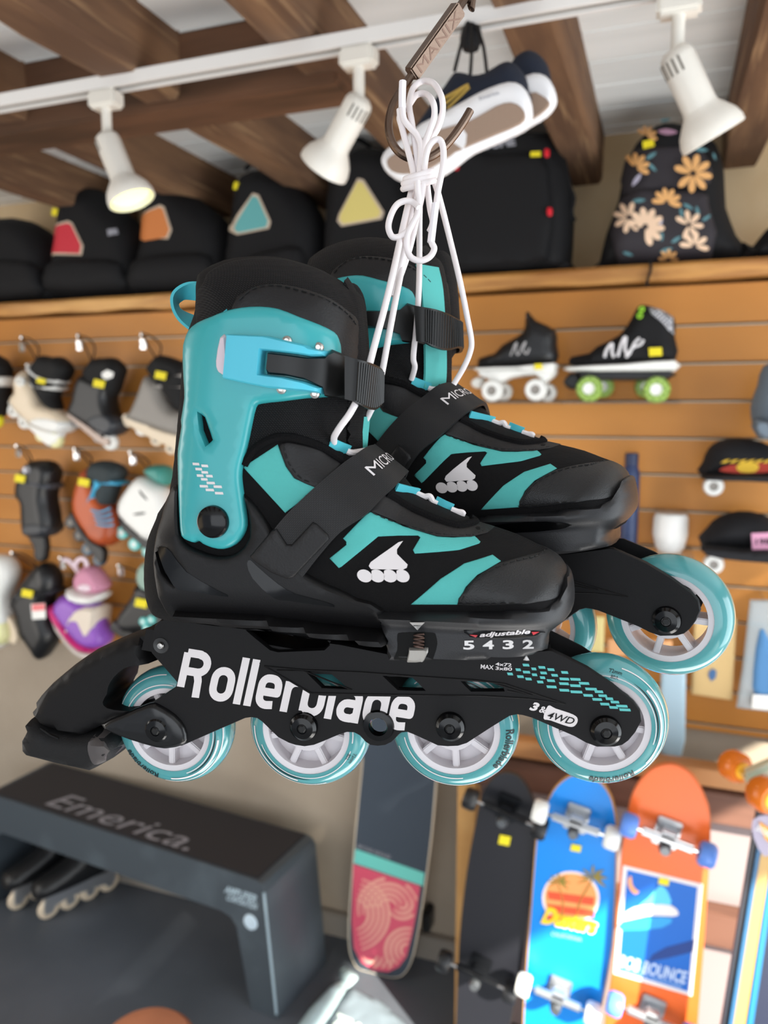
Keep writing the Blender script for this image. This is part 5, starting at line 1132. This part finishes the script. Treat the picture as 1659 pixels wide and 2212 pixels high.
# ------------------------------------------------------------------ board rack and skateboards
M_lw = mat('light_wood', 'C79A5E', .5, mix=('noise', (4, 20, 4), 'B07F45', .4, .65)); M_dw = mat('dark_brown_wood', '6B4A3C', .6, mix=('noise', (3, 20, 20), '54382C', .4, .65)); M_pw = mat('pink_grey_board', '8A7E7E', .7)
RY = 1.93
rk = thing('board_rack', 'wooden rack with pale posts and dark rails behind the skateboards', 'rack', loc=(PY(1010, 2100, RY)[0], RY, FZ))
ro = np.array(rk.location)
def railp(name, pxl, Y, th, m):                        # solid bar traced at depth Y, th thick away from the room
    pl = np.array([PY(x, y, Y)[[0, 2]] for x, y in pxl])-ro[[0, 2]]; n = len(pl)
    V = [(a[0], Y-ro[1], a[1]) for a in pl]+[(a[0], Y-ro[1]+th, a[1]) for a in pl]
    return link(name, V, [tuple(range(n)), tuple(range(n, 2*n))]+[(i, (i+1) % n, (i+1) % n+n, i+n) for i in range(n)], m, rk, 20)
x0, x1 = PY(988, 1690, RY)[0]-ro[0], PY(1028, 1690, RY)[0]-ro[0]; zt = PY(1000, 1690, RY)[2]-FZ
MB().box((x0, 0, 0), (x1, .10, zt), bev=.003).build('post', M_lw, rk)
xe = 1.5-ro[0]
for y0, y1, m, nm in ((1672, 1712, mat('tan_rail', 'A8774A', .55, mix=('noise', (3, 20, 20), '8A5C38', .4, .65)), 'top_rail'), (1722, 1790, M_dw, 'rail'), (1985, 2060, M_dw, 'rail')):
    za, zb = PY(1580, y0, RY)[2]-FZ, PY(1580, y1, RY)[2]-FZ; MB().box((x1, .01, zb), (xe, .06, za), bev=.003).build(nm, m, rk)
za = PY(1580, 1790, RY)[2]-FZ; MB().box((x1, .065, .03), (xe, .075, za+.05)).build('back_panel', M_pw, rk)
MB().box((xe, 0, 0), (xe+.05, .10, zt), bev=.003).build('post', M_lw, rk)
M_axle = mat('cast_truck', 'B9BCC0', .3, metal=.8)
def truck(fr, bd, cx, cy, ang, half, wm, tm, wr=.027, ww=.017):
    """baseplate, hanger, axle and two wheels on the face turned to the room"""
    q = fr.L(cx, cy, -.05); c, s = math.cos(ang), math.sin(ang); M = Matrix.Translation((q[0], 0, q[1])) @ Matrix.Rotation(ang, 4, 'Y')
    t = MB().box((-.027, -.016, -.038), (.027, -.007, .030), M, bev=.003).build('truck', tm, bd)
    MB().box((-.060, -.056, -.009), (.060, -.036, .009), M, bev=.006).box((-.020, -.050, -.020), (.020, -.012, .014), M, bev=.006).build('truck_hanger', tm, t)
    MB().lathe([(0, -.066), (.010, -.066), (.014, -.056), (.014, -.012), (0, -.012)], tuple(M @ Vector((0, 0, -.020))), 16).build('kingpin', mat('kingpin', '6A6E72', .35, metal=.7), t)
    MB().tube([M @ Vector((-half-.006, -.048, 0)), M @ Vector((half+.006, -.048, 0))], .004, 8, 1).build('axle', M_chrome, t)
    for sg in (-1, 1):
        Mw = M @ Matrix.Translation((sg*half, -.048, 0))
        w = MB().lathe([(.011, -ww), (wr*.82, -ww), (wr, -ww*.6), (wr, ww*.6), (wr*.82, ww), (.011, ww)], n=28, axis='X', M=Mw, closed=True).build('wheel', wm, t, 40)
        MB().lathe([(.004, -ww*.8), (.011, -ww*.8), (.011, ww*.8), (.004, ww*.8)], n=16, axis='X', M=Mw, closed=True).build('bearing', M_chrome, w)
def board(label, px, Y, m, edge, grp='skateboards standing on the rack', yb=None, lean=0.0, name='skateboard'):
    b = PY(np.mean([p[0] for p in px]), 2212, Y); fr = Fr((b[0], Y, FZ), 0, 0, lean); o = thing(name, label, 'skateboard', fr, grp)
    pl = fr.poly(px, 0); pl[:, 1] = np.maximum(pl[:, 1], .0); pl = smooth(pl, 3); pl[:, 1] = np.maximum(pl[:, 1], .0)
    body('deck', pl, const(.006), edge, o, .03)
    c = pl.mean(0); f_ = plate('deck_face', [c+(pl-c)*np.array([.965, .992])], .006, .0008, m, o, .03, 0)
    return fr, o, pl
BY = 1.80
fr, ob, _ = board('black skateboard with dark wheels, beside the pale rack post', [(1018,1830),(1029,1775),(1042,1715),(1064,1680),(1091,1666),(1120,1674),(1143,1704),(1156,1743),(1156,1808),(1146,1938),(1130,2068),(1104,2212),(1080,2400),(1066,2480),(1028,2520),(988,2480),(980,2400),(986,2212),(993,2036),(1006,1906)], BY, mat('black_deck', '1B1C22', .45), mat('black_ply', '2E2724', .5))
truck(fr, ob, 1090, 1758, .25, .088, mat('black_wheel', '17181B', .4), mat('black_truck', '202226', .3, metal=.5)); truck(fr, ob, 1030, 2110, .22, .088, mat('black_wheel', '17181B', .4), mat('black_truck', '202226', .3, metal=.5)); pricetag(fr, ob, 1090, 1815, -.009, 24, 20)
fr, ob, _ = board('blue skateboard with a palm and sunset print and white wheels', [(1159,1807),(1170,1760),(1182,1730),(1201,1697),(1230,1674),(1262,1669),(1295,1684),(1315,1707),(1328,1742),(1334,1807),(1328,2002),(1315,2100),(1295,2210),(1276,2400),(1262,2480),(1220,2520),(1150,2480),(1128,2400),(1130,2210),(1136,2100),(1146,1970)], BY-.02, mat('blue_deck', '1180D8', .35), M_lw)
truck(fr, ob, 1243, 1782, .20, .084, M_white, M_axle); truck(fr, ob, 1204, 2160, .18, .084, M_white, M_axle); pricetag(fr, ob, 1244, 1832, -.009, 22, 14)
Yf = -.0072; M_sun, M_sun2, M_org, M_ylw, M_palm = mat('sunset_red', 'E8502E', .5), mat('sunset_orange', 'F09A5A', .5), mat('pale_ring', 'F0D8D0', .5), mat('script_yellow', 'F6C81E', .5), mat('palm_gold', '8A7A30', .5)
def circ(cx, cy, rx, ry, n=28, a0=0, a1=2*math.pi): return [(cx+rx*math.cos(a0+(a1-a0)*k/n), cy+ry*math.sin(a0+(a1-a0)*k/n)) for k in range(n)]
flat(fr, ob, 'ring_print', circ(1233,1940,62,58), Yf-.0002, M_org, .0003); flat(fr, ob, 'sun_print', circ(1233,1940,56,53), Yf-.0008, M_sun2, .0003)
for k, (y0, y1) in enumerate(((1925,1942), (1953,1968), (1976,1986))): flat(fr, ob, 'sun_band_print', [(1182,y0),(1284,y0+14),(1282,y1+14),(1184,y1)], Yf-.0014, M_sun, .0003)
for pts in ([(1212,1990),(1216,1950),(1208,1918),(1204,1908)], [(1245,1990),(1252,1950),(1268,1920),(1280,1900)]): MB().tube([(lambda q: (q[0], Yf-.002, q[1]))(fr.L(a, b, Yf-.002)) for a, b in pts], .0018, 5, 4).build('palm_trunk_print', M_palm, ob)
for x, y, L in ((1206, 1905, 26), (1280, 1896, 34)):
    for a_ in (-2.9, -2.3, -1.5, -.7, -.1, .5, 2.9): flat(fr, ob, 'palm_leaf_print', [(x, y), (x+L*.5*math.cos(a_-.25), y+L*.5*math.sin(a_-.25)), (x+L*math.cos(a_), y+L*math.sin(a_)+5), (x+L*.5*math.cos(a_+.15), y+L*.5*math.sin(a_+.15)+2)], Yf-.0022, M_palm, .0003)
inkY(fr, ob, 'script_lettering', ('Dusters', 1168, 1992, 1288, 2018, 34), Yf-.003, M_ylw, bold=.05, shear=.3); inkY(fr, ob, 'small_lettering', ('CALIFORNIA', 1190, 2020, 1256, 2034, 8), Yf-.001, mat('pale_blue_ink', '9FC8EA', .5))
fr, ob, _ = board('orange skateboard with a blue poster print and blue wheels', [(1341,1856),(1348,1800),(1354,1762),(1367,1710),(1396,1668),(1429,1650),(1464,1651),(1500,1677),(1523,1720),(1534,1759),(1533,1840),(1523,2002),(1513,2132),(1507,2210),(1494,2400),(1480,2480),(1430,2520),(1340,2480),(1306,2400),(1306,2210),(1312,2165),(1328,2035)], BY-.04, mat('orange_deck', 'E2662A', .35), mat('orange_ply', 'C8642E', .5))
truck(fr, ob, 1442, 1815, .22, .084, mat('blue_wheel', '5C88D8', .3), M_axle); truck(fr, ob, 1408, 2205, .20, .084, mat('blue_wheel', '5C88D8', .3), M_axle)
po = [(1346,1869),(1518,1910),(1495,2152),(1325,2103)]; c = np.mean(po, 0)
flat(fr, ob, 'poster_border', po, Yf-.0002, M_wht, .0003); flat(fr, ob, 'poster_print', [tuple(c+(np.array(p)-c)*[.88, .93]) for p in po], Yf-.0008, mat('poster_blue', '0E62BE', .5), .0003)
flat(fr, ob, 'moon_print', [(1358,1896),(1364,1893),(1366,1910),(1374,1922),(1381,1926),(1372,1932),(1361,1922),(1356,1908)], Yf-.0014, mat('moon_peach', 'E8A070', .5), .0003, 2)
flat(fr, ob, 'hill_print', [(1376,1965),(1400,1940),(1420,1918),(1430,1914),(1444,1930),(1446,1962)], Yf-.0014, mat('pale_cyan', '5CC4EC', .5), .0003, 2)
flat(fr, ob, 'wave_print', [(1346,1976),(1370,1960),(1410,1954),(1450,1956),(1466,1972),(1455,1980),(1400,1978),(1346,1990)], Yf-.0020, M_wht, .0003, 2)
flat(fr, ob, 'water_print', [(1344,1992),(1400,1982),(1452,1984),(1430,2004),(1344,2010)], Yf-.0017, mat('cyan_water', '2E9AD8', .5), .0003, 2); flat(fr, ob, 'shade_print', [(1410,2062),(1440,2046),(1500,2030),(1496,2056),(1440,2070),(1400,2078)], Yf-.0014, mat('deep_blue', '143A80', .5), .0003)
inkY(fr, ob, 'poster_lettering', ('BOB BOUNCE', 1336, 2088, 1480, 2125, 26), Yf-.002, mat('pale_grey_blue', 'B8CBE8', .5), bold=.03); inkY(fr, ob, 'small_lettering', ('OUTDOOR ADVENTURES', 1346, 2098, 1472, 2134, 6), Yf-.002, mat('pale_blue_ink', '9FC8EA', .5))
flat(fr, ob, 'price_tag', [(1424,1896),(1446,1900),(1444,1914),(1422,1909)], Yf-.0026, M_tag, .0005)
# grip-taped board with a swirl print, standing apart on the left
fr, ob, pl = board('skateboard with dark grip tape and a pink swirl print at its lower end', [(788,1560),(870,1530),(952,1560),(948,1640),(942,1720),(935,1800),(925,1880),(915,1950),(903,2020),(890,2075),(870,2105),(840,2117),(800,2110),(772,2088),(756,2052),(754,1990),(760,1900),(768,1800),(778,1700),(784,1640)], 2.08, mat('grip_tape', '3A4450', .8, bump=('noise', 900, .6)), mat('pale_ply', 'CFC2AE', .5), grp=None)
pl_ = lambda px: px
flat(fr, ob, 'teal_band_print', [(768,1834),(917,1886),(914,1914),(764,1864)], Yf-.0002, mat('mint_band', '6CC8BE', .55), .0003)
flat(fr, ob, 'red_ground_print', [(763,1866),(908,1914),(900,1970),(890,2020),(878,2066),(862,2088),(838,2100),(806,2096),(780,2078),(764,2048),(760,1990)], Yf-.0002, mat('raspberry_ground', 'D4536C', .55), .0003)
M_sw = mat('pale_pink_swirl', 'E8A596', .55); rr = random.Random(2); host = np.array([(763,1870),(906,1918),(898,1970),(888,2020),(874,2064),(858,2086),(836,2096),(806,2092),(782,2074),(766,2046),(762,1990)], float)
for j_, (cx, cy, a0, a1, rs) in enumerate(((762,1975,-75,75,(34,45,56,67,78)), (838,1962,165,345,(20,31,42,53,64)), (880,2052,120,300,(14,25,36,47)), (800,2062,10,165,(16,27,38,49)), (870,1952,-40,150,(10,21,32)))):
    for r_ in rs:
        run = []; T = list(np.linspace(0, 1, 30))
        for t in T+[None]:
            if t is not None:
                a_ = math.radians(a0+(a1-a0)*t); w_ = 3.6*math.sin(math.pi*min(max(t, .06), .94))**.4; c_ = np.array([math.cos(a_), math.sin(a_)])
                e_ = [np.array([cx, cy])+c_*(r_-w_), np.array([cx, cy])+c_*(r_+w_)]
            if t is not None and inside(np.array(e_), host).all(): run.append(e_); continue
            if len(run) > 2:
                V = [(lambda q: (q[0], Yf-.0008-.0001*j_, q[1]))(fr.L(p[0], p[1], Yf)) for e2_ in run for p in e2_]
                link('swirl_print', V, [(2*i, 2*i+1, 2*i+3, 2*i+2) for i in range(len(run)-1)], M_sw, ob)
            run = []
inkY(fr, ob, 'small_lettering', ('BEYOND MEASURE', 772, 1831, 842, 1856, 8), Yf-.001, mat('grey_print', '9A9AA2', .6))
# black wall bracket beside it
b_ = PY(928, 1975, WY); tag(MB().box((-.012, -.05, -.035), (.014, .012, .035), Matrix.Translation(Vector(b_)), bev=.006).build('wall_clip', M_blk2), 'small black clip on the wall right of the grip-taped skateboard', 'clip')
# leaning longboard with orange wheels at the right edge
LY = 1.62
b = PY(1560, 2212, LY); fr = Fr((b[0], LY, FZ)); o = thing('longboard', 'striped longboard leaning at the right edge with orange wheels on top', 'skateboard', fr)
bands = [((1637,1728),(1552,2240),'21242C',13), ((1646,1730),(1562,2240),'2A5A80',13), ((1660,1730),(1578,2240),'B08E55',24), ((1683,1730),(1604,2240),'1E6E9E',14), ((1697,1730),(1622,2240),'1C2238',30)]
for i, (t_, b2, cc, w_) in enumerate(bands):
    px = [t_, (t_[0]+w_, t_[1]+2), (b2[0]+w_*1.25, b2[1]), b2]; pl = fr.poly(px, 0); k = (pl[2]-pl[1]); k2 = pl[3]-pl[0]; pl[2] = pl[1]+k*(pl[1][1]/-k[1]); pl[3] = pl[0]+k2*(pl[0][1]/-k2[1])
    body('deck_stripe', pl, const(.008), mat('stripe_'+cc, cc, .45), o, .04)
pl = fr.poly([(1626,1772),(1660,1762),(1690,1790),(1680,1838),(1650,1850),(1628,1810)], -.012); plate('deck_sticker', [smooth(pl, 2)], .010, .001, mat('grey_sticker', '9A94A8', .5), o, .02, 0)
pl = fr.poly([(1640,1775),(1662,1790),(1672,1830),(1652,1812)], -.014); plate('deck_emblem', [pl], .0125, .001, mat('amber_print', 'D89020', .5), o, .02, 0)
inkY(fr, o, 'sticker_lettering', ('JUCKER', 1633, 1790, 1664, 1812, 11), -.0130, M_white, bold=.02)
M_ow = mat('orange_wheel', 'E4781E', .25, spec=.5, trans=.2)
for x, y, r_, yy in ((1588,1655,32,.05), (1652,1716,34,-.05)):
    q = fr.L(x, y, yy); M = Matrix.Translation((q[0], yy, q[1])) @ Matrix.Rotation(math.radians(35), 4, 'Z') ; R_ = r_/FP*LY*1.02
    w = MB().lathe([(R_*.4, -.022), (R_*.8, -.022), (R_, -.012), (R_, .012), (R_*.8, .022), (R_*.4, .022)], n=32, M=M, closed=True).build('wheel', M_ow, o, 40); MB().lathe([(0, -.024), (R_*.55, -.024), (R_*.55, .024), (0, .024)], n=20, M=M).build('wheel_core', mat('amber_core', 'F0B020', .35), w)
q0, q1 = fr.L(1588,1655,.05), fr.L(1652,1716,-.05); MB().tube([(q0[0], .05, q0[1]), (q1[0], -.05, q1[1])], .006, 8, 1).build('axle', M_chrome, o)
q = fr.L(1640, 1662, 0); MB().box((-.05, -.02, -.02), (.05, .02, .02), Matrix.Translation((q[0]+.02, 0, q[1])) @ Matrix.Rotation(math.radians(-35), 4, 'Y'), bev=.008).build('truck_hanger', mat('pale_green_cast', 'C9D6C6', .3, metal=.4), o)
q2 = fr.L(1690, 1728, 0); MB().tube([(q[0]+.02, 0, q[1]), (q2[0], 0, q2[1])], .014, 8, 1).build('truck', M_axle, o)
# ------------------------------------------------------------------ bench with lettering, things around it
BZ = .30
A0, A1, A2, A3 = [PZ(x, y, BZ) for x, y in ((0,1722), (572,1908), (692,1805), (110,1640))]
ex = (A1-A0)/np.linalg.norm(A1-A0); by = math.atan2(ex[1], ex[0]); fb_ = Fr((A1[0], A1[1], FZ), by)
M_bench = mat('skylit_laminate', '434B52', .38, mix=[('noise', 4, '58636B', .5, .75)], bump=('noise', 60, .2)); M_bt = mat('black_bench_top', '24242A', .6)  # sides greyer than the top: sky light from the right put into their colour
o = thing('bench', 'long black bench with grey lettering on its top, lower left', 'bench', fb_)
wd2 = float(np.dot(A2-A1, fb_.R[1])); Hh = BZ-FZ; Lx = -1.22; wd2 *= .96
prof = [(Lx, 0), (Lx+.02, Hh-.02), (Lx+.04, Hh), (-.03, Hh), (-.012, Hh-.006), (0, Hh-.025), (.035, 0), (-.06, 0), (-.105, Hh-.17), (-.125, Hh-.145), (-.16, Hh-.135), (Lx+.10, Hh-.135), (Lx+.06, Hh-.16), (Lx+.04, 0)]
n = len(prof); V, F = [], []
for yy, dx, dz in ((0, 0, 0), (wd2*.06, .004, .0), (wd2*.94, .01, 0), (wd2, .004, 0)):
    V += [(x+(dx if x > -.2 else -dx), yy, z) for x, z in prof]
for k in range(3): F += [(k*n+i, k*n+(i+1) % n, (k+1)*n+(i+1) % n, (k+1)*n+i) for i in range(n)]
F += [tuple(range(n)), tuple(range(3*n, 4*n))]
link('bench_shell', V, F, M_bench, o, 25)
tp = MB().box((Lx+.05, .006, Hh-.001), (-.028, wd2-.006, Hh+.004), bev=.003).build('bench_top', M_bt, o)
iv = Matrix(fb_.M).inverted(); mb = MB(); v, f, w = text2d('Emerica.', bold=.0)
a, b, c = [np.array(iv @ Vector(PZ(x, y, BZ+.004))) for x, y in ((96,1737), (402,1838), (160,1716))]
ux = (b-a)/w; uy = (c-a)*.95
mb.add([tuple((a+ux*x+uy*y)[:2])+(Hh+.0046,) for x, y in v], f); mb.build('brand_lettering', mat('faded_grey_print', '8C8C94', .6), tp)
q = fb_.L(541, 1992, -.001); MB().lathe([(0, -.004), (.022, -.004), (.024, .0), (0, .0)], (q[0], 0, q[1]), 28).build('round_sticker', mat('pale_blue_sticker', 'B9CCDA', .5), o)
inkY(fb_, o, 'small_lettering', ('AMPLIFIER', 484, 1927, 553, 1950, 15), -.001, mat('pale_blue_print', 'A8BCC8', .55), bold=.03); inkY(fb_, o, 'small_lettering', ('CORPORATION', 488, 1943, 553, 1965, 12), -.001, mat('pale_blue_print', 'A8BCC8', .55), bold=.03)
MB().tube([(-.002, -.003, Hh-.028), (.033, -.003, .02)], .004, 6, 1).build('worn_edge', mat('pale_worn_edge', '8FA3AE', .5), o)
# two inline skates under it
def floor_skate(label, centres, rz, dirv):
    c0 = PZ(*centres[0], FZ+.04); c1 = PZ(*centres[-1], FZ+.04); d = c1-c0; yw = math.atan2(d[1], d[0]); fr = Fr((c0[0], c0[1], FZ), yw)
    o = thing('floor_skate', label, 'inline skate', fr, 'skates standing under the bench'); L = float(np.hypot(d[0], d[1])); 
    for k in range(4):
        x = L*k/3; w = MB().lathe([(.016, -.011), (.030, -.010), (.038, -.003), (.038, .003), (.030, .010), (.016, .011)], (x, 0, .038), 32, closed=True).build('wheel', M_cream, o, 40)
        MB().lathe([(0, -.012), (.016, -.012), (.016, .012), (0, .012)], (x, 0, .038), 16).build('wheel_core', M_axle, w)
    P_ = np.array([(-.02, .03), (.0, .035), (L*.3, .055), (L, .04), (L+.02, .05), (L+.0, .085), (L*.5, .09), (0, .10)]); body('frame', smooth(P_, 2), const(.016), M_axle, o, .03)
    P_ = np.array([(-.05, .10), (-.04, .145), (.02, .165), (.10, .20), (.13, .27), (.24, .275), (L+.02, .20), (L+.02, .11), (L*.5, .09), (0, .09)]); P_ = smooth(P_, 2); body('boot', P_, Infl(P_, .048, .03), M_blk2, o, .02); return o
floor_skate('black inline skate with cream wheels under the bench, receding', [(105,1960),(235,1902)], 0, 0)
floor_skate('black inline skate under the bench, partly out of view at the left', [(40,1940),(170,1880)], 0, 0)
# round tan stool at the very bottom
c = PZ(312, 2260, .05); r_ = .125
o = thing('round_stool', 'round tan leather stool at the bottom edge', 'stool', loc=(c[0], c[1], FZ))
h = .05-FZ+.03
MB().lathe([(0, h), (r_*.6, h-.002), (r_*.86, h-.012), (r_*.98, h-.032), (r_, h-.055), (r_*.96, h-.075), (0, h-.075)], n=60, axis='Z').build('cushion', mat('tan_leather', 'B9795A', .5), o)
MB().lathe([(r_*.95, h-.026), (r_*1.0, h-.030), (r_*.97, h-.036)], n=60, axis='Z', closed=True).build('piping', mat('tan_piping', '9A5F44', .5), o)
MB().lathe([(0, h-.075), (r_*.85, h-.075), (r_*.9, 0), (0, 0)], n=40, axis='Z').build('stool_base', M_blk, o)
# sunlit spots on the floor right of the bench, modelled as pale sheets
def on_floor(px, z=0.004): return np.array([PZ(x, y, FZ+z) for x, y in px])
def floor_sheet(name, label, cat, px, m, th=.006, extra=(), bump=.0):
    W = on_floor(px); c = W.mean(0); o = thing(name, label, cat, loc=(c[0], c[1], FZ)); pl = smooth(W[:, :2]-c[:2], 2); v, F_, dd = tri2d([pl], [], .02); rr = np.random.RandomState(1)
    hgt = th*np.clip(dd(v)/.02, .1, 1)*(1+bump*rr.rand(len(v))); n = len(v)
    V = [(a[0], a[1], b) for a, b in zip(v, hgt)]+[(a[0], a[1], .0005) for a in v]; link('sheet', V, [tuple(t) for t in F_]+[tuple(t[::-1]+n) for t in F_]+[(b, a, a+n, b+n) for a, b in boundary(F_)], m, o, 60); return o, c
o, c = floor_sheet('sunlit_floor_patch', 'sunlit patch of the dark floor, modelled as a raised grey sheet with white print', 'sheet', [(742,2150),(760,2132),(800,2152),(824,2160),(850,2188),(884,2222),(860,2300),(700,2300),(700,2220)], mat('sunlit_floor_grey', '76848E', .8), .012, bump=.6)  # grey sheet in place of sunlight falling on the dark floor
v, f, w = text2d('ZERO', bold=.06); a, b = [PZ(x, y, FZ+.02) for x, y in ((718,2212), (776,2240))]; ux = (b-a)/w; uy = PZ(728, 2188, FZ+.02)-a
MB().add([tuple(a+ux*x+uy*y-np.array([c[0], c[1], FZ])) for x, y in v], f).build('sun_patch_print', mat('pale_print', 'C4D4D0', .7), o)  # white lettering on the modelled sun patch
floor_sheet('sunlit_band', 'sunlit white band on the floor beside the bench, modelled as a raised pale sheet', 'floor patch', [(632,2230),(712,2132),(750,2132),(668,2250)], mat('sunlit_pale_blue', 'AFC6CC', .45), .03)  # stands for a white thing in the sun, its brightness painted in
floor_sheet('sunlit_fleck', 'small pale blue shape behind the sunlit patch, sunlight put into its colour', 'tag', [(733,2102),(745,2087),(772,2106),(768,2118),(752,2132),(744,2130)], mat('sunlit_pale_blue', 'AFC6CC', .45), .02)  # pale sheet where sunlight shows, the light put into its colour
